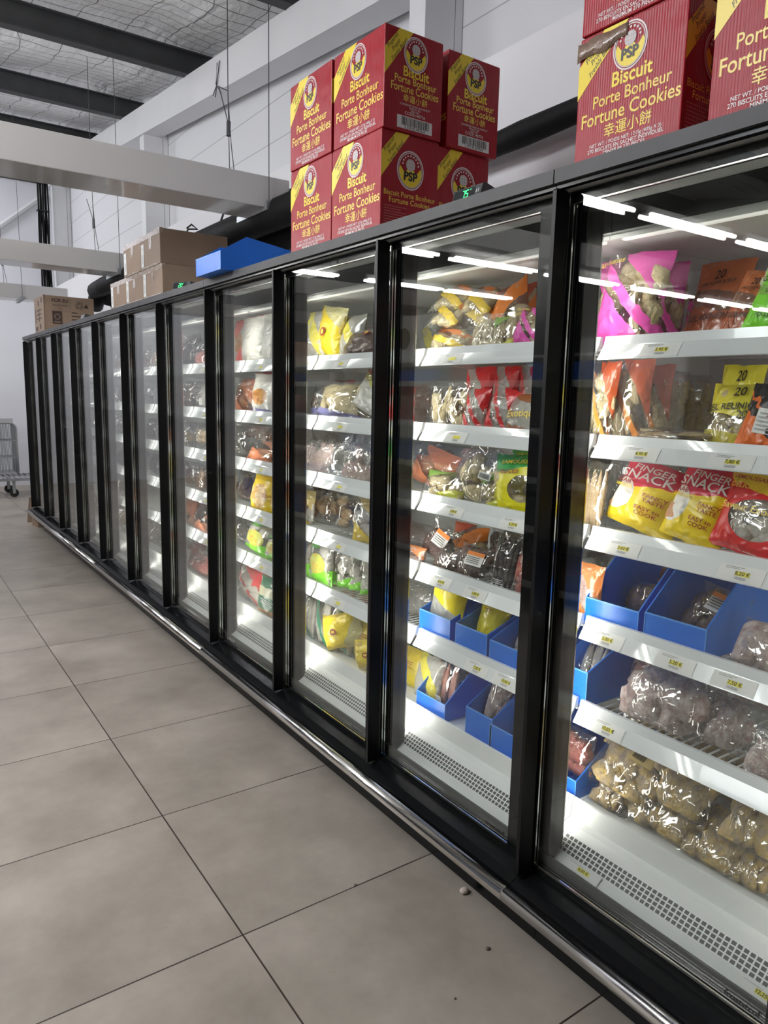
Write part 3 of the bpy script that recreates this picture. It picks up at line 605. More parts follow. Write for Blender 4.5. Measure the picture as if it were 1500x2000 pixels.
# kind: (nominal w, d, h, film, contents name, contents shape, colour, count, radius, texts)
FILM = film_mat('clear_film'); FILM_M = film_mat('milky_film', milky=.16)
K = {
 'pink': (.22, .09, .26, film_mat('pink_printed_film', [(0, PK, .95), (.30, CLR, 0), (.42, PK, .95), (.58, CLR, 0), (.84, PK, .9)], .75, .04), 'samosas', 'samosa', 'cream', 16, .042, [('Samoussas', .026, .1, .9, 'pgold')]),
 'orange_film': (.24, .07, .28, film_mat('orange_printed_film', [(0, (.50, .13, .05), .85), (.40, (.45, .2, .12), .45), (.62, (.58, .16, .05), .92)], .1, .02), 'samosas', 'samosa', 'brown', 12, .042, [('20', .045, .5, .80, 'pblack'), ('GEL REUNION', .026, .5, .30, 'pblack'), ('SAMOUSSAS BOEUF', .017, .5, .70, 'pblack')]),
 'green_film': (.24, .07, .28, film_mat('lime_printed_film', [(0, LIM, .95), (.42, (.35, .8, .1), .6), (.55, LIM, .95)], .1, .02), 'samosas', 'samosa', 'paleg', 12, .042, [('20', .05, .5, .80, 'pblack'), ('GEL REUNION', .028, .5, .66, 'pblack'), ('POULET', .02, .4, .2, 'pblack'), ('SAMOUSSAS', .02, .5, .5, 'pblack')]),
 'yellow_film': (.24, .07, .26, film_mat('yellow_printed_film', [(0, (.80, .72, .05), .55), (.25, CLR, .0), (.5, (.80, .72, .05), .92)], .1, .02), 'samosas', 'samosa', 'cream', 14, .04, [('20', .05, .55, .85, 'pblack'), ('GEL REUNION', .036, .5, .62, 'pblack'), ('20', .044, .7, .50, 'pblack')]),
 'black_orange': (.24, .08, .22, film_mat('black_orange_film', [(0, ORG, .95), (.22, BLK, .95), (.45, ORG, .9), (.55, BLK, .95), (.85, ORG, .95)], .7, .16), 'samosas', 'samosa', 'brown', 8, .04, [('#label', .10, .55, .42, 'paper')]),
 'roll_pack': (.16, .06, .24, FILM, 'pastry_rolls', 'log', 'tan', 6, .05, [('#label', .05, .25, .55, 'paper')]),
 'finger': (.20, .08, .26, film_mat('finger_snack_film', [(0, YEL, 1), (.60, (.72, .05, .10), 1)], -.25, .03, (.14, .42, .22, .24, ((.85, .82, .76), (.80, .78, .72)))), 'snack_filling', 'lump', 'orange', 3, .05, [('FINGER', .034, .5, .86, 'paper'), ('SNACK', .046, .46, .735, 'paper'), ('FANCY', .02, .70, .50, 'predink'), ('TASTE', .02, .70, .43, 'predink'), ('EASY to', .02, .66, .31, 'predink'), ('COOK', .02, .66, .24, 'predink'), ('FROZEN', .012, .20, .66, 'predink'), ('LAAB', .022, .18, .60, 'predink'), ('SAMOSA', .018, .2, .53, 'pyellow')]),
 'poisson': (.24, .08, .26, film_mat('red_yellow_film', [(0, RED, .97), (.72, (.86, .62, .04), .97)], .2, .05, (.55, .42, .36, .24, None)), 'fish_samosas', 'samosa', 'white', 14, .042, [('SAMOUSSAS 20 POISSON', .019, .5, .88, 'predink'), ("DELICES", .022, .25, .76, 'pyellow'), ('Saveur Exotique', .030, .5, .52, 'pgold')]),
 'orange_edge': (.20, .055, .24, film_mat('orange_edge_film', [(0, CLR, 0), (.30, (.75, .27, .04), .85), (.46, CLR, 0), (.86, (.55, .10, .03), .8)], 1.1, .05), 'samosas', 'samosa', 'cream', 14, .04, []),
 'tri': (.20, .075, .15, film_mat('yellow_orange_film', [(0, CLR, 0), (.2, (.85, .62, .05), .8), (.45, CLR, 0), (.68, (.85, .25, .05), .85), (.88, CLR, 0)], .6, .06), 'samosas', 'samosa', 'cream', 12, .036, []),
 'orange_lean': (.22, .08, .26, film_mat('orange_band_film', [(0, CLR, 0), (.35, (.88, .25, .03), .92), (.75, CLR, 0), (.9, (.7, .12, .05), .8)], -.7, .05), 'samosas', 'samosa', 'cream', 14, .042, [('Samoussas', .02, .75, .3, 'pgold')]),
 'red_film': (.22, .075, .24, film_mat('red_band_film', [(0, RED, .95), (.10, CLR, .05), (.36, RED, .95), (.55, WHT, .35), (.86, RED, .95)], .9, .05), 'samosas', 'samosa', 'white', 14, .04, [('SAMOUSSAS', .02, .6, .55, 'paper'), ('20', .034, .6, .42, 'predink'), ('BOEUF', .018, .6, .3, 'predink')]),
 'exotic': (.20, .07, .18, film_mat('rust_edge_film', [(0, (.35, .10, .03), .85), (.18, WHT, .35), (.8, (.4, .12, .03), .8)], .25, .06), 'samosas', 'samosa', 'white', 10, .04, [('Exotique', .045, .55, .5, 'pgold')]),
 'clear_samosa': (.20, .07, .22, FILM, 'samosas', 'samosa', 'cream', 18, .036, []),
 'coded_samosa': (.22, .07, .26, FILM, 'samosas', 'samosa', 'cream', 18, .038, [('#barcode', .05, .7, .5, 'paper')]),
 'yellow_tip': (.22, .07, .16, film_mat('yellow_tip_film', [(0, (.75, .80, .1), .7), (.16, CLR, 0), (.86, (.3, .6, .1), .6)], -.5, .05), 'samosas', 'samosa', 'cream', 12, .036, []),
 'green_yellow': (.20, .06, .25, film_mat('green_yellow_film', [(0, (.85, .78, .02), .95), (.74, (.06, .42, .08), .95)], -.2, .03, (.72, .42, .28, .22, None)), 'samosas', 'samosa', 'cream', 12, .038, [('SAMOUSSAS', .024, .55, .87, 'pyellow'), ('DELICES', .024, .4, .70, 'predink')]),
 'dark_meat': (.20, .07, .14, FILM, 'meat_pieces', 'meat', 'dark', 9, .045, []),
 'label_meat': (.20, .07, .16, FILM, 'meat_pieces', 'meat', 'dark', 9, .045, [('#olabel', .085, .6, .62, 'paper')]),
 'orange_meat': (.20, .07, .16, film_mat('orange_stripe_film', [(0, (.8, .28, .08), .8), (.3, CLR, 0), (.75, (.8, .28, .08), .7)], .8, .05), 'meat_pieces', 'meat', 'pink', 9, .045, []),
 'black_sausage': (.16, .07, .25, FILM, 'black_sausages', 'log', 'blacks', 5, .052, [('#wprint', .035, .5, .14, 'paper')]),
 'grey_pack': (.22, .08, .20, FILM_M, 'frozen_fillets', 'slab', 'grey', 6, .065, []),
 'yellow_pack': (.19, .04, .20, film_mat('sheer_yellow_film', [(0, (.80, .70, .02), .80), (.92, CLR, 0)], .1, .02), 'frozen_fillets', 'slab', 'yellow', 4, .06, [('#thinprint', .03, .5, .8, 'predink')]),
 'yellow_white': (.20, .05, .22, film_mat('yellow_panel_film', [(0, WHT, .5), (.30, (.88, .72, .02), .96), (.92, (.8, .2, .05), .9)], .2, .02), 'frozen_fillets', 'slab', 'white', 4, .06, []),
 'sausages': (.17, .07, .20, FILM, 'sausages', 'log', 'sausage', 7, .042, [('#label', .035, .45, .18, 'paper')]),
 'white_meat': (.16, .07, .18, FILM, 'meat_pieces', 'meat', 'frost', 12, .036, []),
 'chicken': (.32, .13, .22, FILM, 'frosted_chicken', 'meat', 'frost', 16, .055, []),
 'wings': (.26, .10, .20, FILM, 'frozen_wings', 'lump', 'wings', 30, .036, []),
 'coded_wings': (.26, .10, .20, FILM, 'frozen_wings', 'lump', 'wings', 30, .036, [('#ylabel', .075, .66, .62, 'pyellow')]),
 'red_meat': (.16, .08, .24, FILM, 'meat_pieces', 'meat', 'redm', 8, .05, []),
 'pale_sausage': (.15, .08, .20, FILM, 'pale_sausages', 'log', 'white', 6, .045, []),
 'yellow_big': (.24, .09, .30, film_mat('solid_yellow_film', [(0, (.88, .68, .03), .98), (.80, (.85, .80, .4), .7)], .4, .03), 'frozen_filling', 'lump', 'yellow', 5, .06, [('#redspot', .05, .5, .5, 'predink')]),
 'yellow_side': (.22, .09, .28, film_mat('yellow_white_film', [(0, WHT, .55), (.45, (.85, .75, .1), .9), (.8, WHT, .5)], .9, .03), 'frozen_filling', 'lump', 'white', 6, .06, []),
 'brown_film': (.24, .08, .18, film_mat('brown_printed_film', [(0, (.10, .06, .045), .92), (.75, CLR, .05)], .3, .05), 'frozen_filling', 'lump', 'brown', 6, .05, [('#redspot', .035, .6, .7, 'predink')]),
 'big_clear': (.42, .12, .20, film_mat('clear_blue_patch_film', [(0, CLR, 0), (.03, PUR_, .7), (.24, CLR, 0)], .2, .12), 'pastry_pieces', 'slab', 'cream', 10, .07, []),
 'white_print': (.22, .06, .20, film_mat('white_panel_film', [(0, WHT, .8), (.6, (.8, .75, .2), .7), (.75, (.6, .1, .1), .7), (.88, WHT, .8)], .4, .05), 'pastry_pieces', 'slab', 'cream', 4, .06, []),
 'pale_box': (.40, .09, .18, FILM_M, 'packed_trays', 'slab', 'pink', 8, .08, []),
 'tan_flat': (.17, .05, .20, FILM, 'battered_pieces', 'slab', 'tan', 7, .05, []),
 'tan_yellow': (.16, .06, .22, film_mat('tan_yellow_film', [(0, (.85, .62, .05), .8), (.2, CLR, 0), (.7, (.85, .65, .2), .6)], .6, .06), 'battered_pieces', 'slab', 'white', 6, .05, []),
 'green_clear': (.17, .07, .22, film_mat('green_base_film', [(0, LIM, .85), (.26, CLR, 0)], -.3, .06, None), 'vegetable_pieces', 'lump', 'white', 9, .042, []),
 'green_pic': (.20, .07, .24, film_mat('green_picture_film', [(0, LIM, .9), (.26, CLR, .1), (.9, (.15, .5, .1), .8)], -.3, .05, (.5, .5, .36, .24, ((.85, .22, .03), (.55, .60, .12)))), 'vegetable_pieces', 'lump', 'white', 9, .042, []),
 'leek': (.16, .06, .27, film_mat('green_stripe_film', [(0, CLR, 0), (.26, DGR, .92), (.48, CLR, 0)], 1.5, .02), 'leek_pieces', 'log', 'white', 6, .05, []),
 'yellow_fries': (.20, .08, .24, film_mat('yellow_print_film', [(0, (.85, .65, .03), .95), (.45, (.88, .7, .1), .85), (.8, (.8, .6, .05), .95)], .3, .04), 'fried_pieces', 'log', 'yellow', 6, .05, [('#thinprint', .04, .6, .6, 'pblack')]),
 'text_white': (.22, .05, .30, film_mat('white_text_film', [(0, WHT, .92), (.985, (.55, .06, .06), .9)], .02, .01), 'frozen_filling', 'lump', 'white', 4, .05, [('#lines', .15, .5, .5, 'inkgrey')]),
 'red_white': (.20, .06, .28, film_mat('red_white_film', [(0, (.75, .08, .05), .9), (.18, WHT, .5), (.66, (.7, .1, .08), .85)], -.8, .07, (.55, .5, .3, .2, ((.55, .28, .06), (.3, .12, .03)))), 'frozen_filling', 'lump', 'orange', 6, .05, []),
 'food_pic': (.24, .07, .28, film_mat('white_picture_film', [(0, PUR_, .8), (.14, WHT, .85), (.94, DRED, .8)], .1, .03, (.35, .42, .26, .18, ((.70, .38, .07), (.38, .16, .04)))), 'frozen_filling', 'lump', 'white', 5, .05, []),
 'orange_salmon': (.18, .06, .22, film_mat('salmon_film', [(0, (.85, .3, .15), .8), (.22, CLR, 0), (.7, (.85, .3, .15), .5)], .9, .07), 'salmon_pieces', 'slab', 'orange', 5, .05, []),
 'oriental_yellow': (.18, .07, .30, film_mat('yellow_window_film', [(0, (.86, .62, .02), .96)], 0, .02, (.5, .45, .32, .33, ((.85, .82, .7), (.62, .36, .08)))), 'frozen_filling', 'lump', 'tan', 5, .05, [('#thinprint', .03, .85, .5, 'predink')]),
 'red_net': (.18, .08, .22, film_mat('red_stripe_film', [(0, CLR, 0), (.30, (.68, .05, .06), .85), (.40, CLR, 0), (.74, (.68, .05, .06), .7)], .9, .14), 'frozen_filling', 'lump', 'white', 9, .045, []),
 'dark_green': (.16, .06, .22, film_mat('dark_green_film', [(0, (.62, .36, .18), .9), (.18, DGR, .95), (.52, (.75, .72, .5), .9), (.76, DGR, .8)], -.1, .05), 'vegetable_pieces', 'lump', 'paleg', 5, .045, [('#wprint', .04, .5, .4, 'paper')]),
 'dark_pack': (.24, .09, .19, FILM, 'frozen_blocks', 'meat', 'blacks', 6, .062, []),
 'fish_pack': (.24, .09, .19, FILM, 'frozen_blocks', 'slab', 'fishy', 6, .062, []),
 'red_pack': (.24, .09, .17, FILM, 'meat_pieces', 'meat', 'redm', 8, .052, []),
 'brown_pack': (.24, .09, .19, FILM, 'frozen_blocks', 'slab', 'brown', 6, .062, []),
}
def label_mesh(code, size):
    """2-D layout of a stuck-on label: list of (polys, colour)"""
    s = size; L = []
    if code == '#barcode': L = [(rect2(-s * .5, -s * .32, s * .5, s * .32), 'paper')] + [(rect2(-s * .4 + k * s * .06, -s * .2, -s * .37 + k * s * .06 + (k % 3) * s * .006, s * .2), 'ink') for k in range(14)]
    if code == '#label': L = [(rect2(-s * .5, -s * .4, s * .5, s * .4), 'paper')] + [(rect2(-s * .4, s * .22 - k * s * .13, s * (.35 - .1 * (k % 2)), s * .26 - k * s * .13), 'inkgrey') for k in range(5)]
    if code == '#olabel': L = [(rect2(-s * .5, -s * .36, s * .5, s * .36), 'paper'), (rect2(-s * .5, s * .16, s * .5, s * .36), MT_OR)] + [(rect2(-s * .4, s * .06 - k * s * .1, s * .36, s * .09 - k * s * .1), 'ink') for k in range(4)]
    if code == '#ylabel': L = [(rect2(-s * .5, -s * .36, s * .5, s * .36), MT_TAN)] + [(rect2(-s * .4 + k * s * .045, -s * .26, -s * .375 + k * s * .045 + (k % 3) * s * .005, s * .06), 'ink') for k in range(12)] + [(rect2(-s * .4, s * .14 + k * s * .07, s * .1, s * .17 + k * s * .07), 'ink') for k in range(3)] + [(move2(ring2(s * .09, s * .11, 14), s * .3, s * .2), 'ink')]
    if code == '#wprint': L = [(rect2(-s * (.8 - .2 * (k % 2)), s * .2 - k * s * .22, s * (.8 - .15 * (k % 2)), s * .3 - k * s * .22), 'paper') for k in range(3)]
    if code == '#thinprint': L = [(rect2(-s * (1 - .3 * (k % 2)), s * .4 - k * s * .3, s * (1 - .2 * (k % 3)), s * .48 - k * s * .3), 'predink') for k in range(4)]
    if code == '#lines': L = [(rect2(-s * .6, s * .8 - k * s * .075, s * (.6 - .25 * (k % 4 == 3)), s * .812 - k * s * .075), 'inkgrey') for k in range(22)]
    if code == '#redspot': L = [(disc2(s * .5, 18, .8), 'predink'), (disc2(s * .3, 14, .7), 'pgold')]
    return L
MT_OR = mat('orange_label', (.82, .24, .03), .5); MT_TAN = mat('tan_label', (.66, .52, .22), .5)
_bag = {}
def bag_parts(kind, var):
    if (kind, var) in _bag: return _bag[(kind, var)]
    Wd, D, H, film, cname, shape, colr, n, r, texts = K[kind]
    seed = (sum(map(ord, kind)) * 7 + var * 131) % 997 + .37
    rnd = random.Random(int(seed * 100))
    out = [(pillow_film(Wd, D, H, seed), 'film', [film], True)]
    mb = MB()
    for k in range(n):
        for _ in range(8):
            u, v = rnd.uniform(-.8, .8), rnd.uniform(.1, .84)
            t = T(u, v, D)
            if t > D * .22: break
        rr = min(r * rnd.uniform(.85, 1.12), D * .62)
        if shape == 'log':
            u = -.74 + 1.48 * (k + .5) / n; v = .46; t = T(u, v, D)
            rr = min(r, H * .19); rot = Euler((rnd.uniform(-.1, .1), rnd.uniform(-.08, .08), rnd.random() * 3)); c = Vector((Wd / 2 * u * .95, rnd.uniform(-.35, .25) * t, H * v))
        elif shape == 'roll':
            rot = Euler((rnd.uniform(-.3, .3), rnd.uniform(-1.2, 1.2), 0)); c = Vector((Wd / 2 * u, rnd.uniform(-.4, .4) * t, H * v))
        else:
            rot = Euler((rnd.uniform(-.5, .5), rnd.uniform(-PI, PI), rnd.uniform(-.5, .5))); c = Vector((Wd / 2 * u * .92, rnd.uniform(-.55, .4) * max(0, t - rr * .35), H * (v * .96 + .01)))
        piece(mb, c, rr, rot, shape, rnd)
    # keep the food inside the bag
    v2 = []
    for x, y, z in mb.v:
        x = max(-Wd * .47, min(Wd * .47, x)); z = max(H * .035, min(H * .95, z))
        t = T(2 * x / Wd, z / H, D) * .86 + .001
        v2.append((x, max(-t, min(t, y)), z))
    mb.v = v2
    out.append((mb, cname, [CM[colr]], True))
    lab = {}
    for body, size, u, v, mname in texts:
        if body[0] == '#':
            key = 'sticker' if body in ('#label', '#olabel', '#ylabel', '#barcode') else 'printed_marks'
            for lay, (poly, mm) in enumerate(label_mesh(body, size)): lab.setdefault(key, []).append((move2(poly, (u - .5) * Wd, v * H), mm, min(lay, 2)))
        else:
            lab.setdefault('lettering', []).append((move2(text2d(body, size, .012), (u - .5) * Wd, v * H, .06), mname, 1))
    for key, items in lab.items():
        mb = MB(); mats = []
        for (vs, fs), mm, lay in items:
            mobj = MT[mm] if isinstance(mm, str) else mm
            if mobj not in mats: mats.append(mobj)
            pts = []
            for a, b in vs:
                t = T(max(-1, min(1, 2 * a / Wd)), max(0, min(1, b / H)), D)
                pts.append((a, -(t * 1.16 + .0035 + .0007 * lay), b))
            mb.add(pts, fs, mats.index(mobj))
        out.append((mb, key, mats, False))
    _bag[(kind, var)] = [(mb.build(nm, ms, None, sm), nm) for mb, nm, ms, sm in out]
    return _bag[(kind, var)]
_used = set(); _vc = {}
def bag(kind, loc, size, lean=0, roll=0, yaw=0, label=None, group=None, name=None, room=None, xmin=None, xmax=None):
    """set a bag down so that its lowest point rests on loc.z; room: height free above"""
    Wd, D, H = K[kind][:3]
    _vc[kind] = _vc.get(kind, 0) + 1; var = _vc[kind] % 3
    parts = bag_parts(kind, var)
    w, d, h = size; RM = Euler((lean, roll, -PI / 2 + yaw)).to_matrix()
    for _ in range(3):
        q = [RM @ Vector((v.co.x * w / Wd, v.co.y * d / D, v.co.z * h / H)) for v in parts[0][0].data.vertices]
        lo = min(p.z for p in q); hi = max(p.z for p in q)
        if room and hi - lo > room: h *= room / (hi - lo) * .98
        else: break
    loc = Vector(loc); loc.z += .001 - lo
    if xmin is not None:
        f = min(p.x for p in q if p.z - lo < .05)
        if loc.x + f < xmin: loc.x = xmin - f
    if xmax is not None:
        b = max(p.x for p in q)
        if loc.x + b > xmax: loc.x = xmax - b
    size = (w, d, h)
    root = thing(name or 'food_bag', label, 'bag', loc, (lean, roll, -PI / 2 + yaw), group)
    w, d, h = size
    root.scale = (w / Wd, d / D, h / H)
    fresh = (kind, var) not in _used; _used.add((kind, var))
    for o, nm in parts:
        if fresh: c = o
        else: c = o.copy(); COL.objects.link(c)
        c.parent = root
    return root
ORD = ['first', 'second', 'third', 'fourth', 'fifth', 'sixth', 'seventh', 'eighth', 'ninth', 'tenth', 'eleventh']
SHN = ['top shelf', 'second shelf', 'third shelf', 'fourth shelf', 'fifth shelf', 'bottom deck']
FLOORZ = [z - .026 for z in ZS] + [.402]
def put(s, kind, ul, ur, vt, label, x=.27, vb=None, lean=-.12, roll=0., yaw=0., d=None, h=None, w=None, group=None):
    um = (ul + ur) / 2
    zf = FLOORZ[s]
    vm = vt + 60 if vb is None else (vt + vb) / 2
    ya, yb = at(ul, vm, x=x).y, at(ur, vm, x=x).y
    if w is None: w = abs(ya - yb)
    if vb is not None: zf = max(zf, at(um, vb, x=x).z)
    if h is None:
        h = .2
        for _ in range(4): h = max(.06, (at(um, vt, x=x + .03 + h * abs(math.sin(lean))).z - zf) / max(.3, math.cos(lean)))
    top = (ZS[s - 1] - .05 if s else 2.03) - zf
    h = min(h, top / max(.3, math.cos(lean)))
    x = max(x, .25)
    if d is None: d = K[kind][1] * min(1.3, max(.7, w / K[kind][0]))
    return bag(kind, (x + d * .35, (ya + yb) / 2, zf), (w, d, h), lean, roll, yaw, label, group, room=(top - .002 if vb is None else None), xmin=(.2435 if s < 5 else .255))
